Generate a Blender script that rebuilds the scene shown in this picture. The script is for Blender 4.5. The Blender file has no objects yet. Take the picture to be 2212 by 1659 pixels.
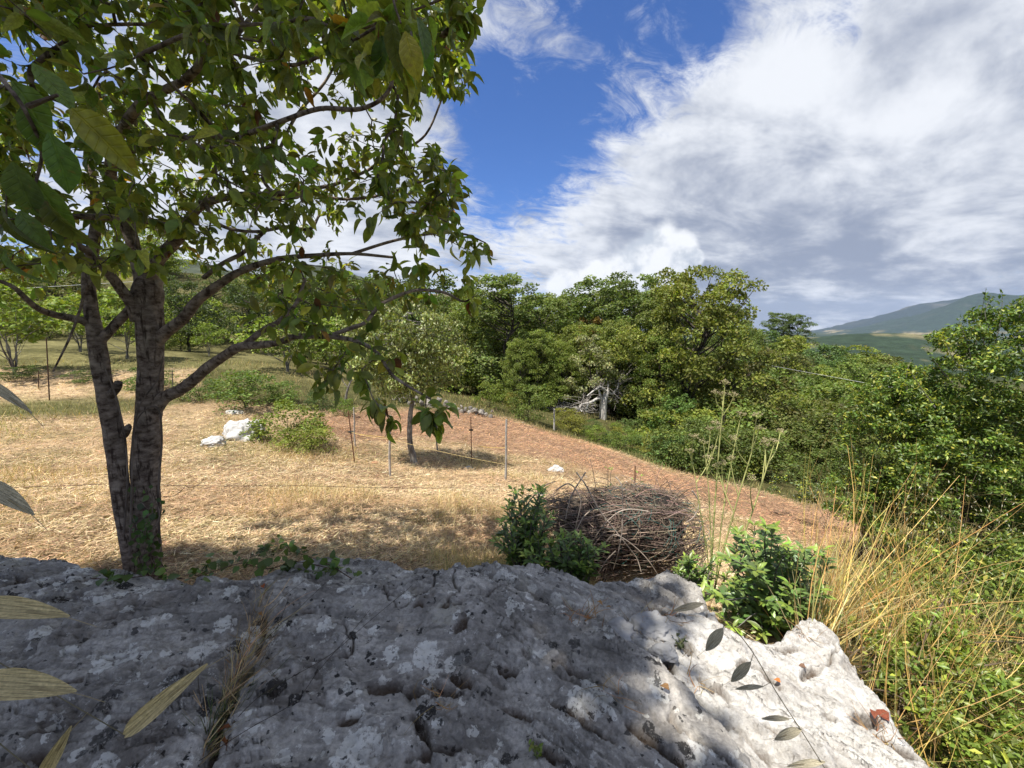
import bpy, math
import numpy as np
from mathutils import Matrix, Vector

# ------------------------------------------------------------------ camera, sky, sun, exposure
SC = bpy.context.scene
COL = SC.collection
CZ = 1.6                       # eye height above the ground behind the rock
PITCH = math.radians(8.2)
F = 864.0                      # focal length in units of a 2212 px wide picture
cam = bpy.data.cameras.new('camera'); cam.sensor_width = 36.0; cam.lens = F/2212*36.0
cam.clip_start = 0.02; cam.clip_end = 30000
cam_o = bpy.data.objects.new('camera', cam); COL.objects.link(cam_o)
cam_o.location = (0, 0, CZ); cam_o.rotation_euler = (math.pi/2-PITCH, 0, 0)
SC.camera = cam_o

SUN_DIR = Vector((0.32, 0.28, -1.0)).normalized()      # the way the light travels
sun = bpy.data.lights.new('sun', 'SUN'); sun.energy = 4.0; sun.angle = math.radians(0.53); sun.color = (1.0, .95, .86)
sun_o = bpy.data.objects.new('sun', sun); COL.objects.link(sun_o)
sun_o.location = (-20, -20, 60); sun_o.rotation_euler = SUN_DIR.to_track_quat('-Z', 'Y').to_euler()

SC.view_settings.view_transform = 'Standard'
SC.view_settings.look = 'None'
SC.view_settings.exposure = 1.0
SC.view_settings.gamma = 1.0
SC.cycles.max_bounces = 4; SC.cycles.diffuse_bounces = 2; SC.cycles.transmission_bounces = 3
SC.cycles.glossy_bounces = 2; SC.cycles.transparent_max_bounces = 4; SC.cycles.volume_bounces = 0
SC.cycles.caustics_reflective = False; SC.cycles.caustics_refractive = False

RX = np.array([1., 0, 0]); FW = np.array([0, math.cos(PITCH), -math.sin(PITCH)]); UP = np.array([0, math.sin(PITCH), math.cos(PITCH)])
CAM = np.array([0, 0, CZ])
def ray(u, v):
    d = FW + RX*((u-1106)/F) + UP*(-(v-829.5)/F)
    return d/d[1]
def P(u, v, d):
    return CAM + ray(u, v)*d
def project(p):
    q = np.asarray(p)-CAM
    z = q@FW
    z = np.where(np.abs(z) < 1e-4, 1e-4, z)
    return 1106+F*(q@RX)/z, 829.5-F*(q@UP)/z, z

def sky():
    w = bpy.data.worlds.new('World'); SC.world = w; w.use_nodes = True
    nt = w.node_tree; N = nt.nodes; L = nt.links
    N.clear()
    out = N.new('ShaderNodeOutputWorld'); bg = N.new('ShaderNodeBackground'); L.new(bg.outputs[0], out.inputs[0])
    ST = 0.12
    bg.inputs['Strength'].default_value = ST
    st = N.new('ShaderNodeTexSky'); st.sky_type = 'NISHITA'; st.sun_disc = False
    h = math.hypot(SUN_DIR.x, SUN_DIR.y)
    st.sun_elevation = math.atan2(-SUN_DIR.z, h); st.sun_rotation = math.atan2(-SUN_DIR.x, -SUN_DIR.y)
    st.altitude = 500; st.air_density = 1.0; st.dust_density = 0.3; st.ozone_density = 2.5
    tc = N.new('ShaderNodeTexCoord')
    def math_(op, a, b=None, c=None, clamp=False):
        n = N.new('ShaderNodeMath'); n.operation = op; n.use_clamp = clamp
        for i, x in enumerate((a, b, c)):
            if x is None: continue
            if isinstance(x, (int, float)): n.inputs[i].default_value = x
            else: L.new(x, n.inputs[i])
        return n.outputs[0]
    def rmap(x, a, b, c, d, smooth=True):
        n = N.new('ShaderNodeMapRange'); n.interpolation_type = 'SMOOTHSTEP' if smooth else 'LINEAR'
        L.new(x, n.inputs[0])
        for i, q in enumerate((a, b, c, d)): n.inputs[i+1].default_value = q
        return n.outputs[0]
    def noise(vec, scale, detail, rough, dist=0.0):
        n = N.new('ShaderNodeTexNoise'); L.new(vec, n.inputs['Vector'])
        n.inputs['Scale'].default_value = scale; n.inputs['Detail'].default_value = detail
        n.inputs['Roughness'].default_value = rough; n.inputs['Distortion'].default_value = dist
        return n.outputs['Fac']
    def mixc(f, a, b):
        n = N.new('ShaderNodeMix'); n.data_type = 'RGBA'; n.clamp_factor = True
        L.new(f, n.inputs[0])
        for s, x in ((6, a), (7, b)):
            if isinstance(x, tuple): n.inputs[s].default_value = (*x, 1)
            else: L.new(x, n.inputs[s])
        return n.outputs[2]
    dirv = tc.outputs['Generated']
    sep = N.new('ShaderNodeSeparateXYZ'); L.new(dirv, sep.inputs[0])
    zz = math_('ADD', math_('MAXIMUM', sep.outputs[2], 0.0), 0.15)
    px = math_('DIVIDE', sep.outputs[0], zz); py = math_('DIVIDE', sep.outputs[1], zz)
    # the cloud sheet is drawn out along the wind
    cx = math_('ADD', math_('MULTIPLY', px, .82), math_('MULTIPLY', py, .57))
    cy = math_('SUBTRACT', math_('MULTIPLY', py, .82), math_('MULTIPLY', px, .57))
    comb = N.new('ShaderNodeCombineXYZ'); L.new(cx, comb.inputs[0]); L.new(math_('MULTIPLY', cy, 1.5), comb.inputs[1]); comb.inputs[2].default_value = 3.7
    sheet = comb.outputs[0]
    def blobs(lst):
        tot = None
        for (u, v, r, wt) in lst:
            d = ray(u, v); d = d/np.linalg.norm(d)
            n = N.new('ShaderNodeVectorMath'); n.operation = 'DISTANCE'; L.new(dirv, n.inputs[0]); n.inputs[1].default_value = tuple(d)
            m = rmap(n.outputs['Value'], 0.0, r, wt, 0.0)
            tot = m if tot is None else math_('ADD', tot, m)
        return tot
    n1 = noise(sheet, 1.0, 8, .62, .2)
    n2 = noise(dirv, 5.0, 5, .62, 0)
    nn = math_('ADD', math_('ADD', math_('MULTIPLY', n1, .58), math_('MULTIPLY', n2, .34)), math_('MULTIPLY', math_('SUBTRACT', noise(sheet, 4.6, 7, .72, 1.2), .42), .42))
    dens = math_('ADD', nn, blobs([(1130, 320, .38, -.15), (1110, 190, .34, -.085), (1230, 130, .32, -.105), (1440, 70, .28, -.08), (1250, 280, .18, -.06), (1350, 160, .2, -.06), (1550, 60, .2, -.05), (1200, 20, .16, .05), (1400, 0, .12, .04), (1050, 330, .2, -.07),
                                    (150, 330, .30, -.07), (560, 300, .5, .13), (800, 200, .3, .08), (1060, 40, .22, .08), (950, 270, .14, .10),
                                    (1700, 260, .6, .07), (1400, 330, .30, .05), (1350, 520, .40, .06), (1900, 520, .8, .12), (1650, 600, .5, .10), (1100, 560, .3, .08), (700, 560, .5, .08)]))
    mask = rmap(dens, .36, .575, 0, 1)
    # light and dark within the cloud
    sh = noise(sheet, 1.7, 7, .62, .3)
    sh2 = noise(dirv, 7.0, 4, .6, 0)
    s = math_('ADD', math_('MULTIPLY', sh, .6), math_('MULTIPLY', sh2, .4))
    s = math_('ADD', s, blobs([(1650, 600, .42, -.05), (1480, 480, .22, -.03), (1750, 690, .45, -.08), (1500, 300, .4, .06), (1150, 480, .25, .07), (1900, 350, .3, .05), (2050, 480, .3, .02), (500, 450, .6, .06)]))
    shade = rmap(s, .35, .66, 0, 1)
    k = 1.0/ST
    ccol = mixc(shade, (.155*k, .18*k, .24*k), (.455*k, .47*k, .50*k))
    # a heaped cloud standing over the wood
    jig = N.new('ShaderNodeTexNoise'); L.new(dirv, jig.inputs['Vector']); jig.inputs['Scale'].default_value = 16; jig.inputs['Detail'].default_value = 4
    jv = N.new('ShaderNodeVectorMath'); jv.operation = 'MULTIPLY_ADD'; L.new(jig.outputs['Color'], jv.inputs[0]); jv.inputs[1].default_value = (.06,)*3
    off = N.new('ShaderNodeVectorMath'); off.operation = 'ADD'; L.new(dirv, off.inputs[0]); off.inputs[1].default_value = (-.03,)*3
    L.new(off.outputs[0], jv.inputs[2])
    heap = None
    for (u, v, r) in [(1425, 530, .052), (1390, 565, .06), (1465, 545, .045), (1350, 600, .07), (1290, 590, .035), (1275, 610, .05), (1440, 590, .06), (1500, 560, .025), (1220, 620, .05)]:
        d = ray(u, v); d = d/np.linalg.norm(d)
        n = N.new('ShaderNodeVectorMath'); n.operation = 'DISTANCE'; L.new(jv.outputs[0], n.inputs[0]); n.inputs[1].default_value = tuple(d)
        m = rmap(n.outputs['Value'], r*.62, r*1.05, 1, 0)
        heap = m if heap is None else math_('MAXIMUM', heap, m)
    hs = rmap(noise(dirv, 13, 4, .6, 0), .36, .58, 0, 1)
    hcol = mixc(hs, (.30*k, .33*k, .38*k), (.52*k, .53*k, .545*k))
    # deepen the blue a little: clear air high in the hills
    tint = N.new('ShaderNodeMix'); tint.data_type = 'RGBA'; tint.blend_type = 'MULTIPLY'; tint.inputs[0].default_value = 1
    L.new(st.outputs[0], tint.inputs[6]); tint.inputs[7].default_value = (.26, .41, .66, 1)
    c1 = mixc(mask, tint.outputs[2], ccol)
    c2 = mixc(math_('MULTIPLY', heap, .92), c1, hcol)
    L.new(c2, bg.inputs['Color'])
    w.cycles.sampling_method = 'NONE'
sky()

# ------------------------------------------------------------------ helpers
rng = np.random.default_rng(11)

def _h(ix, iy, iz, seed):
    n = (ix.astype(np.int64)*374761393 + iy.astype(np.int64)*668265263 + iz.astype(np.int64)*1274126177 + seed*974634777) & 0xffffffff
    n = ((n ^ (n >> 13))*1274126177) & 0xffffffff
    n = ((n ^ (n >> 16))*2246822519) & 0xffffffff
    n = n ^ (n >> 15)
    return n/2147483648.0-1.0
def vnoise(p, seed=0):
    p = np.asarray(p, float)
    i = np.floor(p).astype(np.int64); f = p-i; w = f*f*f*(f*(f*6-15)+10)
    r = 0
    for a in (0, 1):
        for b in (0, 1):
            for c in (0, 1):
                g = _h(i[..., 0]+a, i[..., 1]+b, i[..., 2]+c, seed)
                r = r+g*(w[..., 0] if a else 1-w[..., 0])*(w[..., 1] if b else 1-w[..., 1])*(w[..., 2] if c else 1-w[..., 2])
    return r
def fbm(p, oct=5, seed=0, rough=.5):
    p = np.asarray(p, float); a = 1; t = 0; s = 0
    for k in range(oct):
        t = t+a*vnoise(p*(2.03**k)+k*17.3, seed+k); s += a; a *= rough
    return t/s
def sst(x, a, b):
    t = np.clip((x-a)/(b-a), 0, 1); return t*t*(3-2*t)
def xyz(x, y, z=0.0):
    x = np.asarray(x, float); return np.stack([x, np.broadcast_to(y, x.shape), np.broadcast_to(z, x.shape)], -1)

class MB:
    """collects vertices, faces and colours for one mesh"""
    def __init__(s): s.v = []; s.f = []; s.c = []; s.n = 0
    def add(s, v, f, c=(1, 1, 1)):
        v = np.asarray(v, float).reshape(-1, 3); f = np.asarray(f, np.int64)
        s.v.append(v); s.f.append(f+s.n)
        c = np.asarray(c, float)
        s.c.append(np.broadcast_to(c, (len(v), 3)) if c.ndim == 1 else c)
        s.n += len(v)
        return s
    def tube(s, pts, rad, sides=6, c=(1, 1, 1), rough=0.0, cap=True, seed=1, lump=9.0):
        pts = np.asarray(pts, float); n = len(pts)
        rad = np.broadcast_to(np.asarray(rad, float), (n,))
        t = np.gradient(pts, axis=0); t /= np.linalg.norm(t, axis=1)[:, None]+1e-12
        a = np.array([0, 0, 1.]) if abs(t[0][2]) < .9 else np.array([1., 0, 0])
        nx = np.cross(t[0], a); nx /= np.linalg.norm(nx)
        fr = []
        for i in range(n):
            nx = nx-t[i]*(nx@t[i]); nx /= np.linalg.norm(nx)+1e-12
            fr.append((nx, np.cross(t[i], nx)))
        A = np.array([q[0] for q in fr]); B = np.array([q[1] for q in fr])
        th = np.arange(sides)*2*math.pi/sides
        off = A[:, None]*np.cos(th)[None, :, None]+B[:, None]*np.sin(th)[None, :, None]
        r = rad[:, None]*np.ones(sides)[None]
        if rough:
            q = pts[:, None]+off*rad[:, None, None]
            st = q*np.array([lump*2.2, lump*2.2, lump])
            r = r*(1+rough*fbm(st, 4, seed))
        v = (pts[:, None]+off*r[..., None]).reshape(-1, 3)
        i = np.arange(n-1)[:, None]*sides; j = np.arange(sides)[None]; k = (j+1) % sides
        s.add(v, np.stack([i+j, i+k, i+sides+k, i+sides+j], -1).reshape(-1, 4), c)
        if cap:
            for e, rev in ((0, True), (n-1, False)):
                base = v[e*sides:(e+1)*sides]
                vv = np.vstack([base, pts[e][None]])
                ff = np.stack([np.arange(sides), (np.arange(sides)+1) % sides, np.full(sides, sides)], -1)
                s.add(vv, ff[:, ::-1] if rev else ff, c if np.asarray(c).ndim == 1 else c[:1])
        return s
    def mesh(s, name, smooth=True):
        return mesh(name, np.vstack(s.v), s.f, np.vstack(s.c), smooth)

def mesh(name, V, faces, col=None, smooth=True):
    me = bpy.data.meshes.new(name)
    V = np.asarray(V, np.float32)
    if not isinstance(faces, list): faces = [faces]
    faces = [f for f in faces if len(f)]
    lp = np.concatenate([f.reshape(-1) for f in faces]).astype(np.int32)
    ln = np.concatenate([np.full(len(f), f.shape[1]) for f in faces])
    st = np.concatenate([[0], np.cumsum(ln)[:-1]]).astype(np.int32)
    me.vertices.add(len(V)); me.vertices.foreach_set('co', V.reshape(-1))
    me.loops.add(len(lp)); me.loops.foreach_set('vertex_index', lp)
    me.polygons.add(len(ln)); me.polygons.foreach_set('loop_start', st)
    me.polygons.foreach_set('use_smooth', np.full(len(ln), smooth))
    if col is not None:
        a = me.attributes.new('col', 'FLOAT_COLOR', 'POINT')
        c = np.ones((len(V), 4), np.float32); c[:, :3] = col
        a.data.foreach_set('color', c.reshape(-1))
    me.update(calc_edges=True)
    return me

def obj(name, me, mat, parent=None, loc=None):
    o = bpy.data.objects.new(name, me); COL.objects.link(o)
    if mat is not None and me is not None and len(me.materials) == 0: me.materials.append(mat)
    if parent is not None: o.parent = parent
    if loc is not None: o.location = tuple(loc)
    return o
def tag(o, label, cat, group=None):
    o['label'] = label; o['category'] = cat
    if group: o['group'] = group
    return o
def thing(name, label, cat, loc=(0, 0, 0), group=None, rotz=0.0, scale=1.0):
    o = bpy.data.objects.new(name, None); COL.objects.link(o)
    o.empty_display_size = .1; o.location = tuple(loc); o.rotation_euler = (0, 0, rotz)
    o.scale = (scale,)*3 if isinstance(scale, (int, float)) else scale
    return tag(o, label, cat, group)
def local(mb_or_v, loc):
    return np.asarray(mb_or_v)-np.asarray(loc)

def spline(pts, per=6):
    pts = np.asarray(pts, float)
    if len(pts) < 3:
        t = np.linspace(0, 1, per+1)[:, None]; return pts[0]*(1-t)+pts[-1]*t
    q = np.vstack([2*pts[0]-pts[1], pts, 2*pts[-1]-pts[-2]]); out = []
    for i in range(1, len(q)-2):
        t = np.linspace(0, 1, per, endpoint=False)[:, None]
        a, b, c, d = q[i-1], q[i], q[i+1], q[i+2]
        out.append(.5*(2*b+(c-a)*t+(2*a-5*b+4*c-d)*t*t+(3*b-a-3*c+d)*t**3))
    out.append(pts[-1:])
    return np.vstack(out)

def norm(a): return a/(np.linalg.norm(a, axis=-1, keepdims=True)+1e-12)
def randn(n): return rng.normal(size=(n, 3))

def leaf_template(rows=5, width=.42, fold=.10, curl=.18, side_curl=0.0, tip=.9, waist=.45, petiole=0.0):
    """a leaf one unit long along +y, folded on its midrib, drooping at the tip"""
    t = np.linspace(0, 1, rows)
    w = width*.5*np.sin(math.pi*np.clip(t, 0, 1)**(math.log(.5)/math.log(waist)))**.75
    w[0] = .02; w[-1] = .012*tip
    V = []
    for i in range(rows):
        z = -curl*t[i]**2
        y = t[i]*(1-.25*abs(curl)*t[i])+petiole
        V += [(-w[i], y, z+fold*w[i]/max(width*.5, 1e-6)*width+side_curl*math.sin(3*t[i])), (0, y, z), (w[i], y, z+fold*w[i]/max(width*.5, 1e-6)*width-side_curl*math.sin(4*t[i]))]
    Fq = []
    for i in range(rows-1):
        for k in (0, 1):
            a = i*3+k; Fq.append((a, a+1, a+4, a+3))
    return np.array(V), np.array(Fq)
QUAD = (np.array([(-.32, .12, .05), (.32, .12, .05), (.30, .80, -.02), (0, 1.0, -.12), (-.30, .80, -.02), (0, 0, 0)]), None)
QUADV = np.array([(0, 0, 0), (.34, .45, .08), (0, 1, -.1), (-.34, .45, .08)]); QUADF = np.array([(0, 1, 2, 3)])

def frames(d, nrm):
    y = norm(d); z = nrm-y*(nrm*y).sum(-1, keepdims=True); z = norm(z); x = np.cross(y, z)
    return np.stack([x, y, z], -1)           # columns
def scatter(mb, tpl, pos, d, nrm, size, col):
    V, Fq = tpl; n = len(pos)
    if n == 0: return
    R = frames(d, nrm)
    v = np.einsum('nij,kj->nki', R, V)*np.asarray(size).reshape(-1, 1, 1)+pos[:, None]
    f = (Fq[None]+np.arange(n)[:, None, None]*len(V)).reshape(-1, Fq.shape[1])
    c = np.repeat(col, len(V), 0)
    mb.add(v.reshape(-1, 3), f, c)

def leaves_split(root, loc, tpls, pos, d, nrm, size, col, mat, npart=300, stuff_name='foliage', part_name='leaf'):
    """the leaves that show largest become parts of their own, the rest one mesh"""
    u, v, z = project(pos)
    vis = (z > .1) & (u > -20) & (u < 2232) & (v > -20) & (v < 1680)
    px = np.where(vis, size/np.maximum(z, .1), 0)
    big = np.argsort(-px)[:npart]; big = big[px[big] > 0]
    isb = np.zeros(len(pos), bool); isb[big] = True
    kind = rng.integers(0, len(tpls), len(pos))
    tm = []
    for V, Fq in tpls:
        me = mesh(part_name, V, Fq, np.ones((len(V), 3))); me.materials.append(M_LEAFN if mat is M_LEAF else mat); tm.append(me)
    R = frames(d, nrm)
    for i in big:
        o = bpy.data.objects.new(part_name, tm[kind[i]]); COL.objects.link(o); o.parent = root
        M = np.eye(4); M[:3, :3] = R[i]*size[i]; M[:3, 3] = pos[i]-loc
        o.matrix_local = Matrix(M.tolist()); o.color = (*col[i], 1)
    mb = MB()
    for k, t in enumerate(tpls):
        m = (~isb) & (kind == k)
        scatter(mb, t, pos[m]-loc, d[m], nrm[m], size[m], col[m])
    if mb.n:
        o = obj(stuff_name, mb.mesh(stuff_name), mat, root); o['kind'] = 'stuff'

def vary(base, n, amt=.25, hue=.12):
    c = np.asarray(base, float)[None]*np.exp(rng.normal(0, amt, (n, 1)))*np.exp(rng.normal(0, hue, (n, 3)))
    return np.clip(c, .003, .9)

# ------------------------------------------------------------------ materials
def nodes(name):
    m = bpy.data.materials.new(name); m.use_nodes = True
    nt = m.node_tree; b = nt.nodes['Principled BSDF']; out = nt.nodes['Material Output']
    return m, nt, nt.nodes, nt.links, b, out
def colour_in(N, L):
    at = N.new('ShaderNodeAttribute'); at.attribute_name = 'col'
    oi = N.new('ShaderNodeObjectInfo')
    mx = N.new('ShaderNodeMix'); mx.data_type = 'RGBA'; mx.blend_type = 'MULTIPLY'; mx.inputs[0].default_value = 1
    L.new(at.outputs['Color'], mx.inputs[6]); L.new(oi.outputs['Color'], mx.inputs[7])
    return mx.outputs[2]
def leaf_mat(name, rough=.45, trans=.3, spec=.4, mottle=30.0):
    m, nt, N, L, b, out = nodes(name)
    c = colour_in(N, L)
    tc = N.new('ShaderNodeTexCoord'); nz = N.new('ShaderNodeTexNoise'); nz.inputs['Scale'].default_value = mottle; nz.inputs['Detail'].default_value = 3
    L.new(tc.outputs['Object'], nz.inputs['Vector'])
    mr = N.new('ShaderNodeMapRange'); L.new(nz.outputs['Fac'], mr.inputs[0]); mr.inputs[1].default_value = .3; mr.inputs[2].default_value = .7; mr.inputs[3].default_value = .72; mr.inputs[4].default_value = 1.28
    vm = N.new('ShaderNodeVectorMath'); vm.operation = 'SCALE'; L.new(c, vm.inputs[0]); L.new(mr.outputs[0], vm.inputs['Scale'])
    L.new(vm.outputs[0], b.inputs['Base Color'])
    b.inputs['Roughness'].default_value = rough; b.inputs['Specular IOR Level'].default_value = spec
    t = N.new('ShaderNodeBsdfTranslucent')
    tm = N.new('ShaderNodeMix'); tm.data_type = 'RGBA'; tm.blend_type = 'MULTIPLY'; tm.inputs[0].default_value = 1
    L.new(vm.outputs[0], tm.inputs[6]); tm.inputs[7].default_value = (1.7, 1.75, .7, 1); L.new(tm.outputs[2], t.inputs['Color'])
    mix = N.new('ShaderNodeMixShader'); mix.inputs[0].default_value = trans
    L.new(b.outputs[0], mix.inputs[1]); L.new(t.outputs[0], mix.inputs[2]); L.new(mix.outputs[0], out.inputs['Surface'])
    return m
def bark_mat(name, dark, light, scale=12, stretch=(1, 1, .25), bump=.6, dist=.01):
    m, nt, N, L, b, out = nodes(name)
    tc = N.new('ShaderNodeTexCoord'); mp = N.new('ShaderNodeMapping'); mp.inputs['Scale'].default_value = stretch
    L.new(tc.outputs['Object'], mp.inputs[0])
    nz = N.new('ShaderNodeTexNoise'); nz.inputs['Scale'].default_value = scale; nz.inputs['Detail'].default_value = 9; nz.inputs['Roughness'].default_value = .66; L.new(mp.outputs[0], nz.inputs['Vector'])
    n2 = N.new('ShaderNodeTexNoise'); n2.inputs['Scale'].default_value = scale*.5; n2.inputs['Detail'].default_value = 4; L.new(tc.outputs['Object'], n2.inputs['Vector'])
    cr = N.new('ShaderNodeValToRGB'); e = cr.color_ramp.elements; e[0].position = .36; e[0].color = (*dark, 1); e[1].position = .64; e[1].color = (*light, 1)
    L.new(nz.outputs['Fac'], cr.inputs[0])
    lich = N.new('ShaderNodeMapRange'); L.new(n2.outputs['Fac'], lich.inputs[0]); lich.inputs[1].default_value = .56; lich.inputs[2].default_value = .68; lich.inputs[3].default_value = 0; lich.inputs[4].default_value = .35
    mx = N.new('ShaderNodeMix'); mx.data_type = 'RGBA'; L.new(lich.outputs[0], mx.inputs[0]); L.new(cr.outputs[0], mx.inputs[6]); mx.inputs[7].default_value = (light[0]*1.5, light[1]*1.6, light[2]*1.6, 1)
    mp3 = N.new('ShaderNodeMapping'); mp3.inputs['Scale'].default_value = (1, 1, .16); L.new(tc.outputs['Object'], mp3.inputs[0])
    n3 = N.new('ShaderNodeTexNoise'); n3.inputs['Scale'].default_value = scale*1.6; n3.inputs['Detail'].default_value = 5; n3.inputs['Roughness'].default_value = .6; L.new(mp3.outputs[0], n3.inputs['Vector'])
    ck = N.new('ShaderNodeMapRange'); L.new(n3.outputs['Fac'], ck.inputs[0]); ck.inputs[1].default_value = .37; ck.inputs[2].default_value = .45; ck.inputs[3].default_value = .8; ck.inputs[4].default_value = 0
    m3 = N.new('ShaderNodeMix'); m3.data_type = 'RGBA'; L.new(ck.outputs[0], m3.inputs[0]); L.new(mx.outputs[2], m3.inputs[6]); m3.inputs[7].default_value = (dark[0]*.5, dark[1]*.45, dark[2]*.45, 1)
    mx = m3
    at = N.new('ShaderNodeAttribute'); at.attribute_name = 'col'
    m2 = N.new('ShaderNodeMix'); m2.data_type = 'RGBA'; m2.blend_type = 'MULTIPLY'; m2.inputs[0].default_value = 1; L.new(mx.outputs[2], m2.inputs[6]); L.new(at.outputs['Color'], m2.inputs[7])
    L.new(m2.outputs[2], b.inputs['Base Color']); b.inputs['Roughness'].default_value = .9; b.inputs['Specular IOR Level'].default_value = .15
    bp = N.new('ShaderNodeBump'); bp.inputs['Strength'].default_value = bump; bp.inputs['Distance'].default_value = dist; L.new(nz.outputs['Fac'], bp.inputs['Height']); L.new(bp.outputs[0], b.inputs['Normal'])
    return m
def plain_mat(name, rough=.8, metallic=0.0, noise=25.0, lo=.7, hi=1.3, bump=.2, spec=.3):
    m, nt, N, L, b, out = nodes(name)
    c = colour_in(N, L)
    tc = N.new('ShaderNodeTexCoord'); nz = N.new('ShaderNodeTexNoise'); nz.inputs['Scale'].default_value = noise; nz.inputs['Detail'].default_value = 6; L.new(tc.outputs['Object'], nz.inputs['Vector'])
    mr = N.new('ShaderNodeMapRange'); L.new(nz.outputs['Fac'], mr.inputs[0]); mr.inputs[1].default_value = .3; mr.inputs[2].default_value = .7; mr.inputs[3].default_value = lo; mr.inputs[4].default_value = hi
    vm = N.new('ShaderNodeVectorMath'); vm.operation = 'SCALE'; L.new(c, vm.inputs[0]); L.new(mr.outputs[0], vm.inputs['Scale'])
    L.new(vm.outputs[0], b.inputs['Base Color']); b.inputs['Roughness'].default_value = rough; b.inputs['Metallic'].default_value = metallic; b.inputs['Specular IOR Level'].default_value = spec
    if bump:
        bp = N.new('ShaderNodeBump'); bp.inputs['Strength'].default_value = bump; bp.inputs['Distance'].default_value = .01; L.new(nz.outputs['Fac'], bp.inputs['Height']); L.new(bp.outputs[0], b.inputs['Normal'])
    return m

M_LEAF = leaf_mat('apple_leaf', .42, .38, .45, 45)
M_LEAFN = leaf_mat('apple_leaf_veined', .42, .38, .45, 9)
def veins(m):
    N = m.node_tree.nodes; L = m.node_tree.links; b = N['Principled BSDF']
    tc = N.new('ShaderNodeTexCoord'); sp = N.new('ShaderNodeSeparateXYZ'); L.new(tc.outputs['Object'], sp.inputs[0])
    def mt(op, a, bb):
        n = N.new('ShaderNodeMath'); n.operation = op
        for i, q in enumerate((a, bb)):
            if q is None: continue
            if isinstance(q, (int, float)): n.inputs[i].default_value = q
            else: L.new(q, n.inputs[i])
        return n.outputs[0]
    ax = mt('ABSOLUTE', sp.outputs[0], None)
    w = mt('SINE', mt('MULTIPLY', mt('SUBTRACT', sp.outputs[1], mt('MULTIPLY', ax, .75)), 55.0), None)
    side = N.new('ShaderNodeMapRange'); L.new(w, side.inputs[0]); side.inputs[1].default_value = .80; side.inputs[2].default_value = 1.0
    mid = N.new('ShaderNodeMapRange'); L.new(ax, mid.inputs[0]); mid.inputs[1].default_value = .022; mid.inputs[2].default_value = .006
    v = mt('MAXIMUM', mt('MULTIPLY', side.outputs[0], .55), mid.outputs[0])
    src = b.inputs['Base Color'].links[0].from_socket
    mx = N.new('ShaderNodeMix'); mx.data_type = 'RGBA'; mx.blend_type = 'MIX'; L.new(mt('MULTIPLY', v, .45), mx.inputs[0]); L.new(src, mx.inputs[6])
    br = N.new('ShaderNodeVectorMath'); br.operation = 'MULTIPLY'; L.new(src, br.inputs[0]); br.inputs[1].default_value = (1.9, 1.7, 1.6); L.new(br.outputs[0], mx.inputs[7])
    oi = N.new('ShaderNodeObjectInfo'); ov = N.new('ShaderNodeVectorMath'); ov.operation = 'ADD'; L.new(tc.outputs['Object'], ov.inputs[0]); rv = N.new('ShaderNodeCombineXYZ'); L.new(mt('MULTIPLY', oi.outputs['Random'], 50.0), rv.inputs[2]); L.new(rv.outputs[0], ov.inputs[1])
    sn = N.new('ShaderNodeTexNoise'); sn.inputs['Scale'].default_value = 5.5; sn.inputs['Detail'].default_value = 5; L.new(ov.outputs[0], sn.inputs['Vector'])
    sm = N.new('ShaderNodeMapRange'); L.new(sn.outputs['Fac'], sm.inputs[0]); sm.inputs[1].default_value = .62; sm.inputs[2].default_value = .68; sm.inputs[4].default_value = .85
    m4 = N.new('ShaderNodeMix'); m4.data_type = 'RGBA'; L.new(sm.outputs[0], m4.inputs[0]); L.new(mx.outputs[2], m4.inputs[6]); m4.inputs[7].default_value = (.20, .11, .035, 1)
    L.new(m4.outputs[2], b.inputs['Base Color'])
    bp = N.new('ShaderNodeBump'); bp.inputs['Strength'].default_value = .5; bp.inputs['Distance'].default_value = .03; L.new(mt('MULTIPLY', v, -1.0), bp.inputs['Height']); L.new(bp.outputs[0], b.inputs['Normal'])
veins(M_LEAFN)
M_GLOSSY = leaf_mat('laurel_leaf', .38, .20, .5, 30)
M_FOL = leaf_mat('tree_foliage', .55, .30, .3, 3)
M_SHRUB = leaf_mat('shrub_foliage', .42, .28, .45, 20)
M_DRY = leaf_mat('dry_grass', .7, .2, .2, 12)
M_BARK = bark_mat('apple_bark', (.062, .041, .030), (.31, .245, .195), 26, (.7, .7, 1.3), 1.0, .016)
M_BARK2 = bark_mat('grey_bark', (.09, .08, .07), (.30, .28, .25), 10, (1, 1, .4), .5, .01)
M_OAKBARK = bark_mat('oak_bark', (.03, .025, .02), (.11, .09, .075), 6, (1, 1, .3), .6, .03)
M_DEAD = bark_mat('dead_wood', (.34, .31, .28), (.66, .63, .59), 8, (1, 1, .25), .5, .02)
M_TWIG = plain_mat('dry_twig', .8, 0, 14, .6, 1.4, 0)
M_WOOD = plain_mat('stake_wood', .85, 0, 18, .65, 1.3, .3)
M_RUST = plain_mat('rusty_iron', .8, .2, 30, .6, 1.4, .2)
M_STONE = plain_mat('pale_stone', .9, 0, 9, .62, 1.25, .6)

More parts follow.
